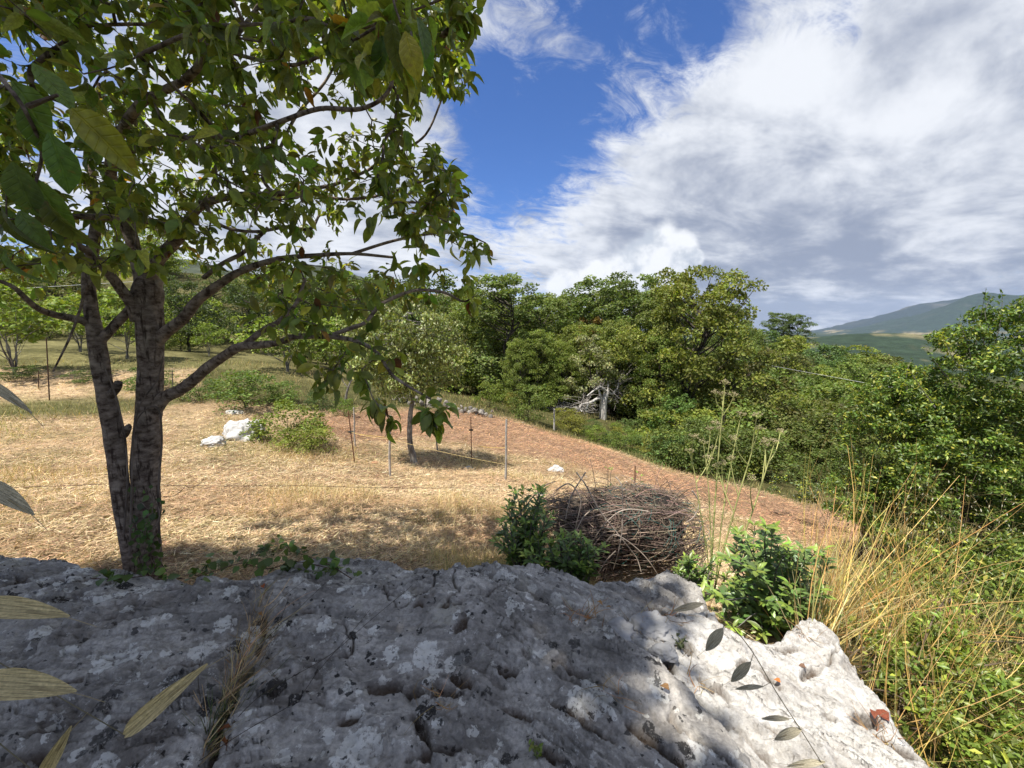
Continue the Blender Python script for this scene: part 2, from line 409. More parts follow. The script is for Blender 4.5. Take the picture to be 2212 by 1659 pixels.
# ------------------------------------------------------------------ the lie of the land
_c = [  # picture column, picture row, metres ahead: where the ground was read off the photograph
 (300,1235,2.6),(0,1220,2.6),(700,1215,2.9),(1100,1230,3.0),(1300,1262,3.1),(500,1100,4.2),(1092,1040,7.3),(843,1030,7.3),(760,1000,8),(890,1005,9),
 (525,950,9),(200,905,10.5),(100,862,12.0),(30,800,14.5),(100,750,20),(500,872,13),(520,805,17),(640,852,15),(760,872,15),(950,880,17),(1055,880,19),
 (1140,905,19),(1197,930,19),(1305,900,24),(1300,980,13),(1450,1020,13),(1600,1060,12),(1750,1100,11.5),(1860,1150,9.5),(1700,1185,7),(1350,1100,7),(1800,1255,4.6),
 (1600,738,60),(1750,778,58),(1900,832,52),(1700,880,35),(1850,905,35),(1600,900,30),(1700,1000,18),(1850,1050,14),(1550,980,20),(1480,980,22),(1070,868,27),(1300,860,32),
 (200,700,32),(0,650,48),(500,765,25),(600,705,42),(800,800,30),(1000,795,46),(1300,790,50),(2150,1150,6.5),(2212,1000,14),(2212,930,30),(2212,860,60),(-300,700,30),(-300,900,9),(0,990,6.5)]
CT = [P(*q) for q in _c]
for (x, y, z) in [(-3,0,-1.5),(0,-3,-1.5),(0,0,-1.6),(1.6,.8,-1.75),(1.4,2.2,-1.75),(3.2,2.2,-2.3),(3,0,-2.1),(-8,-4,-1.0),(8,-5,-3.2),(6,2.5,-3.0),(-12,5,-1.7),(-40,5,0),(-15,-20,1),(15,-20,-3),(40,-10,-14),(45,30,-12),(60,60,-18),(-40,40,5),(-30,60,6)]:
    CT.append(np.array([x, y, z+CZ]))
CT = np.array(CT)
def _tps_fit(C):
    n = len(C); xy = C[:, :2]
    r = np.linalg.norm(xy[:, None]-xy[None], axis=2); K = np.where(r > 0, r*r*np.log(r+1e-9), 0)+np.eye(n)*.02
    Pm = np.hstack([np.ones((n, 1)), xy]); A = np.zeros((n+3, n+3)); A[:n, :n] = K; A[:n, n:] = Pm; A[n:, :n] = Pm.T
    b = np.zeros(n+3); b[:n] = C[:, 2]; return np.linalg.solve(A, b)
TW = _tps_fit(CT)
def _tps(x, y):
    out = np.empty(x.shape).ravel(); xf = x.ravel(); yf = y.ravel()
    for s in range(0, len(xf), 40000):
        q = np.stack([xf[s:s+40000], yf[s:s+40000]], 1)
        r = np.linalg.norm(q[:, None]-CT[None, :, :2], axis=2)
        out[s:s+40000] = (np.where(r > 1e-9, r*r*np.log(r+1e-9), 0)@TW[:-3])+TW[-3]+q@TW[-2:]
    return out.reshape(x.shape)
def far_ground(x, y):
    r = np.hypot(x, y); az = np.degrees(np.arctan2(x, y))
    p = xyz(x, y)
    valley = CZ-.06*r-8
    valley = np.maximum(valley, -78)+6*fbm(p/260, 4, 3)*np.clip(r/400, 0, 1)
    hill = CZ+np.minimum(.095*(r-30), 60)*(.85+.25*fbm(p/160, 4, 5))
    k = sst(az, -8, 14); k = np.where(np.abs(az) > 120, sst(-np.abs(az), -180, -120), k)
    bump = 62*np.exp(-(((x-900)/330)**2+((y-1000)/240)**2))+40*np.exp(-(((x-1500)/400)**2+((y-1200)/260)**2))
    return hill*(1-k)+(valley+bump)*k
def terrain(x, y):
    x = np.asarray(x, float); y = np.asarray(y, float)
    r = np.hypot(x, y); k = sst(r, 58, 130)
    sc = np.minimum(1, 85/np.maximum(r, 1e-6))
    near = _tps(x*sc, y*sc)
    z = near*(1-k)+far_ground(x, y)*k
    p = xyz(x, y)
    return z+.035*fbm(p*1.3, 4, 9)*sst(r, 1.5, 4)+.10*fbm(p*.33, 3, 19)*sst(r, 5, 12)
def tz(x, y): return float(terrain(np.array([x]), np.array([y]))[0])
def G(u, v, dmax=140):
    """where the sight line through a point of the photograph meets the ground"""
    r = ray(u, v); d = np.concatenate([np.linspace(1.6, 30, 300), np.linspace(30.2, dmax, 300)])
    p = CAM+r[None]*d[:, None]; h = terrain(p[:, 0], p[:, 1]); i = np.argmax(p[:, 2] < h)
    if p[i, 2] >= h[i]: i = len(d)-1
    return np.array([p[i, 0], p[i, 1], h[i]])
def inpoly(x, y, poly):
    poly = np.asarray(poly); r = np.zeros(np.shape(x), bool); n = len(poly); j = n-1
    for i in range(n):
        xi, yi = poly[i]; xj, yj = poly[j]
        r ^= ((yi > y) != (yj > y)) & (x < (xj-xi)*(y-yi)/(yj-yi+1e-12)+xi); j = i
    return r
def pdist(x, y, poly):
    poly = np.asarray(poly); d = np.full(np.shape(x), 1e9); n = len(poly)
    for i in range(n):
        a = poly[i]; b = poly[(i+1) % n]; ab = b-a
        t = np.clip(((x-a[0])*ab[0]+(y-a[1])*ab[1])/(ab@ab+1e-12), 0, 1)
        d = np.minimum(d, np.hypot(x-a[0]-t*ab[0], y-a[1]-t*ab[1]))
    return np.where(inpoly(x, y, poly), -d, d)

STRIP = np.array([G(*q)[:2] for q in [(650,905),(760,888),(900,884),(1000,888),(1100,907),(1190,935),(1280,962),(1400,1005),(1550,1042),(1700,1082),(1800,1102),(1880,1142),
                                      (1880,1205),(1760,1185),(1600,1120),(1500,1085),(1350,1035),(1200,1000),(1100,985),(1000,962),(900,950),(760,955),(680,935)]])
FIELD = np.array([G(*q)[:2] for q in [(-500,1300),(-500,905),(0,905),(200,900),(420,870),(640,880),(760,886),(900,884),(1000,888),(1100,907),(1190,935),(1280,960),(1400,1003),(1550,1040),(1700,1080),(1800,1100),(1890,1142),
                                      (1870,1230),(1800,1290)]]+[np.array([0.6, 1.4, 0]), np.array([-4, 1.0, 0])], dtype=object) if False else \
        np.array([list(G(*q)[:2]) for q in [(-500,1300),(-500,905),(0,905),(200,900),(420,870),(640,880),(760,886),(900,884),(1000,888),(1100,907),(1190,935),(1280,960),(1400,1003),(1550,1040),(1700,1080),(1800,1100),(1890,1142),(1870,1230),(1800,1290)]]+[[.6, 1.4], [-4, 1.0]])
UPPER = np.array([list(G(*q)[:2]) for q in [(-300,858),(-300,798),(0,798),(120,802),(215,806),(420,800),(420,860),(215,862)]])   # the mown terrace on the left

def ground_colour(x, y):
    r = np.hypot(x, y); p = xyz(x, y)
    n = fbm(p*.6, 4, 31); n2 = fbm(p*2.5, 4, 37)
    straw = np.array([.40, .29, .175]); soil = np.array([.33, .21, .135]); scrub = np.array([.09, .085, .035]); green = np.array([.12, .14, .045])
    c = np.broadcast_to(scrub, x.shape+(3,)).copy()
    f = sst(pdist(x, y, FIELD)+.5*n, .35, -.35)[..., None]
    f = np.maximum(f, sst(pdist(x, y, UPPER)+.3*n, .3, -.3)[..., None])
    s = sst(pdist(x, y, STRIP)+.55*n2, .35, -.5)[..., None]
    c = c*(1-f)+straw*f
    c = c*(1-s*f)+soil*s*f
    g = (sst(n+.4*n2, .18, .4)*.35)[..., None]*(1-s)*f
    c = c*(1-g)+green*g
    az = np.degrees(np.arctan2(x, y))
    slope = (sst(r, 15, 22)*(1-sst(az, -14, -2))*sst(n, -.3, .25)*.75)[..., None]*(1-f)
    c = c*(1-slope)+np.array([.20, .18, .08])*slope
    farf = (sst(r, 300, 700)*sst(fbm(p/95, 4, 71), .30, .42)*.7)[..., None]
    fw = (sst(r, 120, 400))[..., None]
    c = c*(1-fw)+np.array([.030, .048, .028])*fw
    c = c*(1-farf)+np.array([.22, .19, .10])*farf
    bare = (sst(r, 110, 200)*(1-sst(az, -14, -4))*sst(fbm(p/60, 4, 77), .02, .22))[..., None]
    c = c*(1-bare)+np.array([.30, .23, .17])*bare
    return c

def ground():
    m, nt, N, L, b, out = nodes('ground')
    c = colour_in(N, L)
    tc = N.new('ShaderNodeTexCoord')
    def nz(s, d):
        n = N.new('ShaderNodeTexNoise'); n.inputs['Scale'].default_value = s; n.inputs['Detail'].default_value = d; n.inputs['Roughness'].default_value = .65; L.new(tc.outputs['Object'], n.inputs['Vector'])
        r = N.new('ShaderNodeMapRange'); L.new(n.outputs['Fac'], r.inputs[0]); r.inputs[1].default_value = .28; r.inputs[2].default_value = .72; r.inputs[3].default_value = .55; r.inputs[4].default_value = 1.4
        return r.outputs[0], n.outputs['Fac']
    a, fa = nz(38, 6); d, fd = nz(.035, 10); e, fe = nz(3.0, 5)
    m1 = N.new('ShaderNodeMath'); m1.operation = 'MULTIPLY'; L.new(a, m1.inputs[0]); L.new(d, m1.inputs[1])
    m2 = N.new('ShaderNodeMath'); m2.operation = 'MULTIPLY'; L.new(m1.outputs[0], m2.inputs[0]); L.new(e, m2.inputs[1])
    vm = N.new('ShaderNodeVectorMath'); vm.operation = 'SCALE'; L.new(c, vm.inputs[0]); L.new(m2.outputs[0], vm.inputs['Scale'])
    L.new(vm.outputs[0], b.inputs['Base Color']); b.inputs['Roughness'].default_value = 1; b.inputs['Specular IOR Level'].default_value = .05
    bp = N.new('ShaderNodeBump'); bp.inputs['Strength'].default_value = .7; bp.inputs['Distance'].default_value = .03; L.new(fa, bp.inputs['Height'])
    b2 = N.new('ShaderNodeBump'); b2.inputs['Strength'].default_value = .6; b2.inputs['Distance'].default_value = 6.0; L.new(fd, b2.inputs['Height']); L.new(bp.outputs[0], b2.inputs['Normal'])
    L.new(b2.outputs[0], b.inputs['Normal'])
    ang = np.radians(np.concatenate([np.arange(-180, -70, 4), np.arange(-70, 70, .5), np.arange(70, 180, 4)]))
    rad = np.concatenate([[0.0], np.geomspace(.5, 9000, 230)])
    A, R = np.meshgrid(ang, rad); X = R*np.sin(A); Y = R*np.cos(A)
    Z = terrain(X, Y)
    V = np.stack([X, Y, Z], -1).reshape(-1, 3); na = len(ang); nr = len(rad)
    i = np.arange(nr-1)[:, None]*na; j = np.arange(na)[None]; k = (j+1) % na
    Fq = np.stack([i+j, i+k, i+na+k, i+na+j], -1).reshape(-1, 4)
    o = obj('ground', mesh('ground', V, Fq[:, ::-1], ground_colour(X, Y).reshape(-1, 3)), m); o['kind'] = 'structure'
ground()

def mountain(name, ridge, dist, depth, foot, base, seed, label=None):
    """a wooded range: ridge line given by direction and height, real distance and spurs"""
    rd = np.array([P(u, v, dist) for u, v in ridge]); rd = spline(rd, 14)
    n = len(rd); m = 46; t = np.linspace(-1, 1, m)
    V = np.zeros((n, m, 3))
    for j, tt in enumerate(t):
        q = rd.copy(); q[:, 1] += tt*depth
        prof = (1-abs(tt))**1.15 if tt < 0 else (1-abs(tt))
        w = 1-abs(2*abs(tt)-1)*.0
        hh = foot+(rd[:, 2]-foot)*prof
        nn = fbm(xyz(q[:, 0], q[:, 1])/420.0, 6, seed, .55)
        hh = hh+nn*(rd[:, 2]-foot)*.28*min(1, abs(tt)*4)*(1-abs(tt))**.3 + 10*vnoise(xyz(q[:, 0], q[:, 1])/70.0, seed+9)
        V[:, j, 0] = q[:, 0]; V[:, j, 1] = q[:, 1]; V[:, j, 2] = hh
    p = V.reshape(-1, 3)
    c = np.broadcast_to(np.array(base), p.shape).copy()
    pale = sst(fbm(p/np.array([300., 300, 200]), 5, seed+3), .12, .32)*sst(p[:, 2], foot+40, foot+330)
    c = c*(1-pale[:, None]*.4)+np.array([.16, .15, .13])*pale[:, None]*.4
    fld = sst(fbm(p/np.array([180., 180, 180]), 4, seed+5), .20, .32)*sst(-p[:, 2], -(foot+60), -(foot+5))
    c = c*(1-fld[:, None])+np.array([.30, .24, .13])*fld[:, None]
    i = np.arange(n-1)[:, None]*m; j = np.arange(m-1)[None]
    Fq = np.stack([i+j, i+m+j, i+m+j+1, i+j+1], -1).reshape(-1, 4)
    o = obj(name, mesh(name, p, Fq, c), bpy.data.materials['ground']); o['kind'] = 'structure'
mountain('mountain', [(1640,770),(1750,748),(1860,712),(1905,690),(1950,668),(2010,654),(2060,646),(2120,640),(2200,655),(2350,660),(2700,700)], 5600, 1500, -90, (.022, .036, .036), 41)
mountain('mountain', [(1840,742),(1900,722),(1960,705),(2010,688),(2060,662),(2100,636),(2130,630),(2180,640),(2212,646),(2300,628),(2450,600),(2700,590),(3000,650)], 4000, 1300, -85, (.026, .044, .032), 53)
mountain('mountain', [(-500,600),(-300,570),(0,590),(150,600),(330,565),(480,572),(600,590),(700,575),(800,600),(950,640),(1080,690)], 900, 380, 10, (.06, .07, .045), 67)

# ------------------------------------------------------------------ the limestone outcrop in front
def rock_mat():
    m, nt, N, L, b, out = nodes('limestone')
    tc = N.new('ShaderNodeTexCoord'); co = tc.outputs['Object']
    at = N.new('ShaderNodeAttribute'); at.attribute_name = 'col'
    sp = N.new('ShaderNodeSeparateColor'); L.new(at.outputs['Color'], sp.inputs[0])     # red pale stone, green dirt in pits, blue lichen cover
    def nz(s, d, r=.6, vec=co, dist=0):
        n = N.new('ShaderNodeTexNoise'); n.inputs['Scale'].default_value = s; n.inputs['Detail'].default_value = d; n.inputs['Roughness'].default_value = r; n.inputs['Distortion'].default_value = dist; L.new(vec, n.inputs['Vector']); return n
    def mr(x, a, bb, c=0.0, d=1.0, sm=True):
        n = N.new('ShaderNodeMapRange'); n.interpolation_type = 'SMOOTHSTEP' if sm else 'LINEAR'; L.new(x, n.inputs[0])
        for i, q in enumerate((a, bb, c, d)): n.inputs[i+1].default_value = q
        return n.outputs[0]
    def mt(op, a, bb):
        n = N.new('ShaderNodeMath'); n.operation = op
        for i, q in enumerate((a, bb)):
            if isinstance(q, (int, float)): n.inputs[i].default_value = q
            else: L.new(q, n.inputs[i])
        return n.outputs[0]
    def mix(f, a, bb, mode='MIX'):
        n = N.new('ShaderNodeMix'); n.data_type = 'RGBA'; n.blend_type = mode
        if isinstance(f, (int, float)): n.inputs[0].default_value = f
        else: L.new(f, n.inputs[0])
        for s, q in ((6, a), (7, bb)):
            if isinstance(q, tuple): n.inputs[s].default_value = (*q, 1)
            else: L.new(q, n.inputs[s])
        return n.outputs[2]
    base = mix(mr(nz(4, 10, .70).outputs['Fac'], .36, .64), (.27, .247, .220), (.68, .635, .575))
    mpg = N.new('ShaderNodeMapping'); mpg.inputs['Rotation'].default_value = (0, 0, math.radians(36)); mpg.inputs['Scale'].default_value = (2.0, 13, 6); L.new(co, mpg.inputs[0])
    base = mix(mr(nz(1.6, 8, .68, mpg.outputs[0]).outputs['Fac'], .38, .50, .5, 0.0), base, (.15, .138, .122))
    base = mix(mr(nz(70, 6, .7).outputs['Fac'], .3, .7), mix(.5, base, (.11, .103, .095)), base)
    pale = mix(mr(nz(9, 9, .68).outputs['Fac'], .33, .62), (.50, .475, .44), (.76, .74, .70))
    pale = mix(mr(nz(48, 8, .75).outputs['Fac'], .36, .54), mix(.55, pale, (.20, .175, .15)), pale)
    pale = mix(mr(nz(7, 6, .7, co, .8).outputs['Fac'], .56, .64), pale, mix(.6, pale, (.26, .23, .20)))
    c = mix(sp.outputs[0], base, pale)
    # distorted coordinates give the lichens their lobed rims
    dn = nz(34, 5, .6)
    wv = N.new('ShaderNodeVectorMath'); wv.operation = 'MULTIPLY_ADD'; L.new(dn.outputs['Color'], wv.inputs[0]); wv.inputs[1].default_value = (.05, .05, .05); L.new(co, wv.inputs[2])
    def lichen(scale, size, keep, colour, c, cover, edge=.05, holes=None):
        vo = N.new('ShaderNodeTexVoronoi'); vo.feature = 'F1'; vo.inputs['Scale'].default_value = scale; L.new(wv.outputs[0], vo.inputs['Vector'])
        s2 = N.new('ShaderNodeSeparateColor'); L.new(vo.outputs['Color'], s2.inputs[0])
        th = mt('MULTIPLY', mr(s2.outputs[0], keep, 1.0, 0.0, 1.0, False), size)
        f = mr(mt('SUBTRACT', th, vo.outputs['Distance']), 0.0, edge)
        if holes: f = mt('MULTIPLY', f, mr(nz(holes, 5, .7).outputs['Fac'], .41, .46))
        f = mt('MULTIPLY', f, cover)
        return mix(f, c, colour)
    cov = sp.outputs[2]
    c = lichen(6.0, .42, .55, (.46, .43, .37), c, cov, .08, 40)
    c = lichen(7.5, .62, .60, (.82, .80, .74), c, cov, .025, 60)
    c = lichen(19, .56, .52, (.78, .76, .70), c, cov, .05, 55)
    c = lichen(12, .50, .64, (.026, .025, .024), c, cov, .06, 60)
    c = lichen(42, .5, .72, (.025, .025, .026), c, cov, .12)
    wh = mt('MULTIPLY', mr(nz(30, 8, .75).outputs['Fac'], .57, .605), mt('MULTIPLY', mr(nz(3.2, 4).outputs['Fac'], .40, .58), cov))
    c = mix(wh, c, (.76, .74, .69))
    bk = mt('MULTIPLY', mr(nz(24, 8, .72, wv.outputs[0]).outputs['Fac'], .60, .66), mt('MULTIPLY', mr(nz(4.1, 4).outputs['Fac'], .52, .64), cov))
    c = mix(bk, c, (.03, .03, .03))
    dirt = mt('MULTIPLY', sp.outputs[1], mr(nz(40, 6, .7).outputs['Fac'], .3, .6, .5, 1.0))
    c = mix(dirt, c, mix(nz(30, 5).outputs['Fac'], (.05, .035, .025), (.17, .115, .075)))
    L.new(c, b.inputs['Base Color']); b.inputs['Roughness'].default_value = .92; b.inputs['Specular IOR Level'].default_value = .2
    b1 = N.new('ShaderNodeBump'); b1.inputs['Strength'].default_value = 1.0; b1.inputs['Distance'].default_value = .016; L.new(nz(32, 10, .72).outputs['Fac'], b1.inputs['Height'])
    b2 = N.new('ShaderNodeBump'); b2.inputs['Strength'].default_value = .6; b2.inputs['Distance'].default_value = .004; L.new(nz(140, 6, .7).outputs['Fac'], b2.inputs['Height']); L.new(b1.outputs[0], b2.inputs['Normal'])
    L.new(b2.outputs[0], b.inputs['Normal'])
    return m

def plane_of(a, b, c):
    A, B, C = P(*a), P(*b), P(*c); n = np.cross(B-A, C-A); return A, n/np.linalg.norm(n)
def on_plane(pl, u, v):
    A, n = pl; r = ray(u, v); t = ((A-CAM)@n)/(r@n); return (CAM+r*t)
BLOCKS = [
 # plane through three points, outline, edge steepness, detail seed, pale
 (((100,1659,.93),(500,1659,.93),(430,1266,1.62)), [(20,1470),(90,1392),(150,1345),(225,1304),(330,1277),(440,1264),(520,1262),(563,1264),(570,1300),(545,1365),(512,1440),(470,1530),(440,1600),(415,1660),(380,2050),(-900,2050),(-500,1620)], .0),
 (((600,1659,.93),(1400,1659,.93),(850,1262,1.66)), [(576,1285),(600,1262),(640,1262),(700,1274),(790,1272),(880,1258),(935,1236),(990,1216),(1050,1232),(1110,1258),(1180,1292),(1260,1330),(1330,1372),(1400,1420),(1450,1462),(1500,1500),(1560,1560),(1610,1640),(1680,2050),(420,2050),(455,1660),(482,1590),(520,1500),(556,1420),(580,1350)], .08),
 (((1520,1659,.97),(1560,1345,1.60),(1990,1600,1.14)), [(1330,1366),(1380,1338),(1465,1325),(1535,1312),(1562,1346),(1620,1377),(1690,1371),(1742,1333),(1790,1352),(1850,1432),(1905,1505),(1965,1582),(2035,1662),(2230,2050),(1640,2050),(1575,1640),(1545,1560),(1490,1500),(1440,1462),(1390,1412)], .8),
 (((1050,1232,1.86),(1500,1280,1.92),(1250,1325,1.62)), [(1000,1217),(1060,1214),(1110,1214),(1180,1226),(1250,1246),(1350,1253),(1440,1240),(1500,1266),(1532,1306),(1470,1328),(1385,1330),(1330,1345),(1260,1322),(1180,1285),(1090,1245)], .28),
 (((0,1330,1.72),(100,1216,2.25),(350,1262,2.1)), [(-700,1190),(-300,1200),(0,1207),(80,1212),(200,1226),(280,1251),(400,1264),(500,1290),(460,1330),(300,1400),(0,1500),(-700,1560)], .10),
 (((560,1270,1.95),(740,1206,2.35),(890,1240,2.1)), [(500,1262),(560,1248),(640,1222),(740,1204),(830,1214),(900,1232),(960,1240),(900,1290),(700,1310),(520,1300)], .18),
]
def outcrop():
    step = .0058
    gx = np.arange(-3.3, 1.95, step); gy = np.arange(.42, 2.75, step)
    X, Y = np.meshgrid(gx, gy); p = xyz(X, Y)
    Z = np.full(X.shape, -9.0); pale = np.zeros(X.shape); who = np.zeros(X.shape, int)
    # bedding: grooves run down to the right across the face
    ca, sa = math.cos(math.radians(-38)), math.sin(math.radians(-38))
    wx = X+.07*fbm(p*2.2, 3, 81); wy = Y+.07*fbm(p*2.2+9, 3, 82)
    S1 = xyz((wx*ca+wy*sa)*1.6, (-wx*sa+wy*ca)*8.0)
    S2 = xyz((wx*.985+wy*.17)*1.5, (-wx*.17+wy*.985)*8.5)
    kx = sst(X, -.55, .15)
    strata = kx*fbm(S1, 6, 83, .55)+(1-kx)*fbm(S2, 6, 84, .55)
    ridge = 1-np.abs(kx*fbm(S1*.7+5, 5, 85)+(1-kx)*fbm(S2*.7+5, 5, 86))*2.4
    lump = fbm(p*2.4, 4, 87); fine = fbm(p*22, 5, 88, .6); mid = fbm(p*8, 4, 89)
    det = .026*strata+.012*ridge+.036*lump+.0075*fine+.011*mid
    # small clean fracture steps
    q = strata*3.4+lump*1.5; fr = q-np.floor(q); det = det+.030*(sst(fr, .0, .12)-fr)*sst(mid, -.35, .2)
    q = strata*7.5+lump*2+mid*.6; fr = q-np.floor(q); det = det+.012*(sst(fr, .0, .16)-fr)
    wob = .05*fbm(p*5, 4, 301)
    crk = np.abs(vnoise(np.stack([kx*S1[..., 0]+(1-kx)*S2[..., 0]+wob*7, (kx*S1[..., 1]+(1-kx)*S2[..., 1])*.5+wob*9, 0*X], -1), 303))
    crk = sst(crk, .040, .006)*sst(fbm(p*2.2, 3, 307), -.2, .05); det = det-.034*crk
    jx = .03*fbm(p*6, 4, 91); 
    for bi, (pl, outl, pa) in enumerate(BLOCKS):
        A, n = plane_of(*pl)
        poly = np.array([on_plane((A, n), u, v)[:2] for u, v in outl])
        zp = A[2]-(n[0]*(X-A[0])+n[1]*(Y-A[1]))/n[2]
        s = pdist(X, Y, poly)+jx+.010*fine
        rnd = np.where(s > -.07, -(np.clip(s+.07, 0, 1)**2)*4.2, 0)       # rounded shoulder
        drop = np.where(s > 0, -(s*3.4), 0)
        z = zp+det+rnd+drop
        w = z > Z; Z = np.where(w, z, Z); pale = np.where(w, pa, pale); who = np.where(w, bi, who)
    # blur the change of stone between the blocks
    for _ in range(3):
        k = 9; ker = np.ones(k)/k
        pale = np.apply_along_axis(lambda r: np.convolve(np.pad(r, k//2, mode='edge'), ker, 'valid'), 1, pale)
        pale = np.apply_along_axis(lambda r: np.convolve(np.pad(r, k//2, mode='edge'), ker, 'valid'), 0, pale)
    # hollows: (column, row, long radius, short radius, turn, depth)
    pit = np.zeros(X.shape)
    A, n = plane_of(*BLOCKS[1][0]); A2, n2 = plane_of(*BLOCKS[2][0]); A0, n0 = plane_of(*BLOCKS[0][0])
    holes = [(1085,1450,.055,.013,-8,.045),(830,1482,.05,.022,10,.05),(940,1500,.08,.026,-12,.05),(665,1330,.05,.012,0,.03),(1000,1352,.03,.018,60,.03),(905,1310,.02,.016,20,.025),
             (910,1592,.018,.05,35,.06),(1000,1480,.05,.014,-25,.03),(1320,1505,.06,.014,-35,.04),(1230,1450,.05,.012,-30,.025),(920,1645,.075,.014,12,.045),(1140,1560,.06,.012,-28,.02),(1250,1560,.09,.012,-36,.03),
             (760,1560,.03,.012,15,.02),(1400,1600,.08,.013,-38,.03),(700,1430,.03,.012,0,.02),(1180,1640,.07,.013,-34,.025)]
    holes0 = [(245,1350,.04,.01,18,.02),(110,1580,.06,.012,15,.03),(400,1450,.07,.012,10,.035),(300,1560,.05,.012,14,.03),(180,1480,.10,.010,16,.02),(60,1640,.05,.02,10,.03),(250,1440,.12,.008,12,.02)]
    holes2 = [(1750,1450,.055,.018,28,.04),(1700,1395,.04,.012,10,.03),(1655,1470,.05,.016,-60,.05),(1860,1555,.07,.024,12,.06),(1790,1560,.03,.02,0,.03),(1540,1500,.05,.022,-50,.06),(1480,1400,.03,.03,0,.06),(1440,1440,.02,.03,0,.05),(1950,1620,.06,.015,-30,.04),(1680,1600,.05,.012,-45,.02),(1600,1440,.03,.01,30,.03)]
    for lst, pl in ((holes, (A, n)), (holes0, (A0, n0)), (holes2, (A2, n2))):
        for (u, v, a, b_, rot, dp) in lst:
            c = on_plane(pl, u, v); th = math.radians(rot); dx = X-c[0]; dy = Y-c[1]
            e = ((dx*math.cos(th)+dy*math.sin(th))/a)**2+((-dx*math.sin(th)+dy*math.cos(th))/b_)**2
            e = np.sqrt(e)+.8*mid+.6*fine+.5*lump
            g = sst(e, 1.05, .62)
            Z -= dp*g; pit = np.maximum(pit, sst(e, 1.25, .6)*.95)
    # scattered small pitting
    v2 = fbm(np.stack([S1[..., 0]*3, S1[..., 1]*1.4, 0*X], -1), 3, 93)
    sp_ = sst(v2+.25*mid, .38, .45); Z -= .014*sp_; pit = np.maximum(pit, sp_*.25)
    # clefts between the blocks fill with dirt
    lapl = Z-(np.roll(Z, 9, 0)+np.roll(Z, -9, 0)+np.roll(Z, 9, 1)+np.roll(Z, -9, 1))/4
    pit = np.maximum(pit, sst(-lapl, .020, .05)*.9); pit = np.maximum(pit, crk*.85)
    lich = np.clip(1-pale*1.15, 0, 1)*(.75+.25*sst(fbm(p*1.6, 3, 95), -.3, .3))
    H = terrain(X, Y); keep = Z > H-.25
    Zc = np.maximum(Z, H-.3)
    colr = np.stack([np.clip(pale, 0, 1), pit, lich], -1).reshape(-1, 3)
    ny, nx = X.shape; i = np.arange(ny-1)[:, None]*nx; j = np.arange(nx-1)[None]
    Fq = np.stack([i+j, i+j+1, i+nx+j+1, i+nx+j], -1)
    kk = keep[:-1, :-1] | keep[1:, :-1] | keep[:-1, 1:] | keep[1:, 1:]
    Fq = Fq[kk]
    loc = np.array([-.4, 1.4, 0.0])
    V = np.stack([X, Y, Zc], -1).reshape(-1, 3)-loc
    used = np.unique(Fq); remap = np.full(len(V), -1); remap[used] = np.arange(len(used))
    o = obj('limestone_outcrop', mesh('limestone_outcrop', V[used], remap[Fq], colr[used]), rock_mat(), None, loc)
    tag(o, 'big grey limestone outcrop with white and black lichen below the apple tree', 'rock')
    return X, Y, Zc
RX_, RY_, RZ_ = outcrop()
def rock_z(x, y):
    i = int(np.clip(round((y-RY_[0, 0])/.0058), 0, RY_.shape[0]-1)); j = int(np.clip(round((x-RX_[0, 0])/.0058), 0, RX_.shape[1]-1))
    return float(max(RZ_[i, j], tz(x, y)))
def RK(u, v):
    """where the sight line meets the rock"""
    r = ray(u, v)
    for d in np.arange(.6, 3.2, .004):
        p = CAM+r*d
        if p[1] < 2.7 and -3.2 < p[0] < 1.9:
            i = int(np.clip(round((p[1]-RY_[0, 0])/.0058), 0, RY_.shape[0]-1)); j = int(np.clip(round((p[0]-RX_[0, 0])/.0058), 0, RX_.shape[1]-1))
            if p[2] < RZ_[i, j]: return np.array([p[0], p[1], RZ_[i, j]])
    return G(u, v)

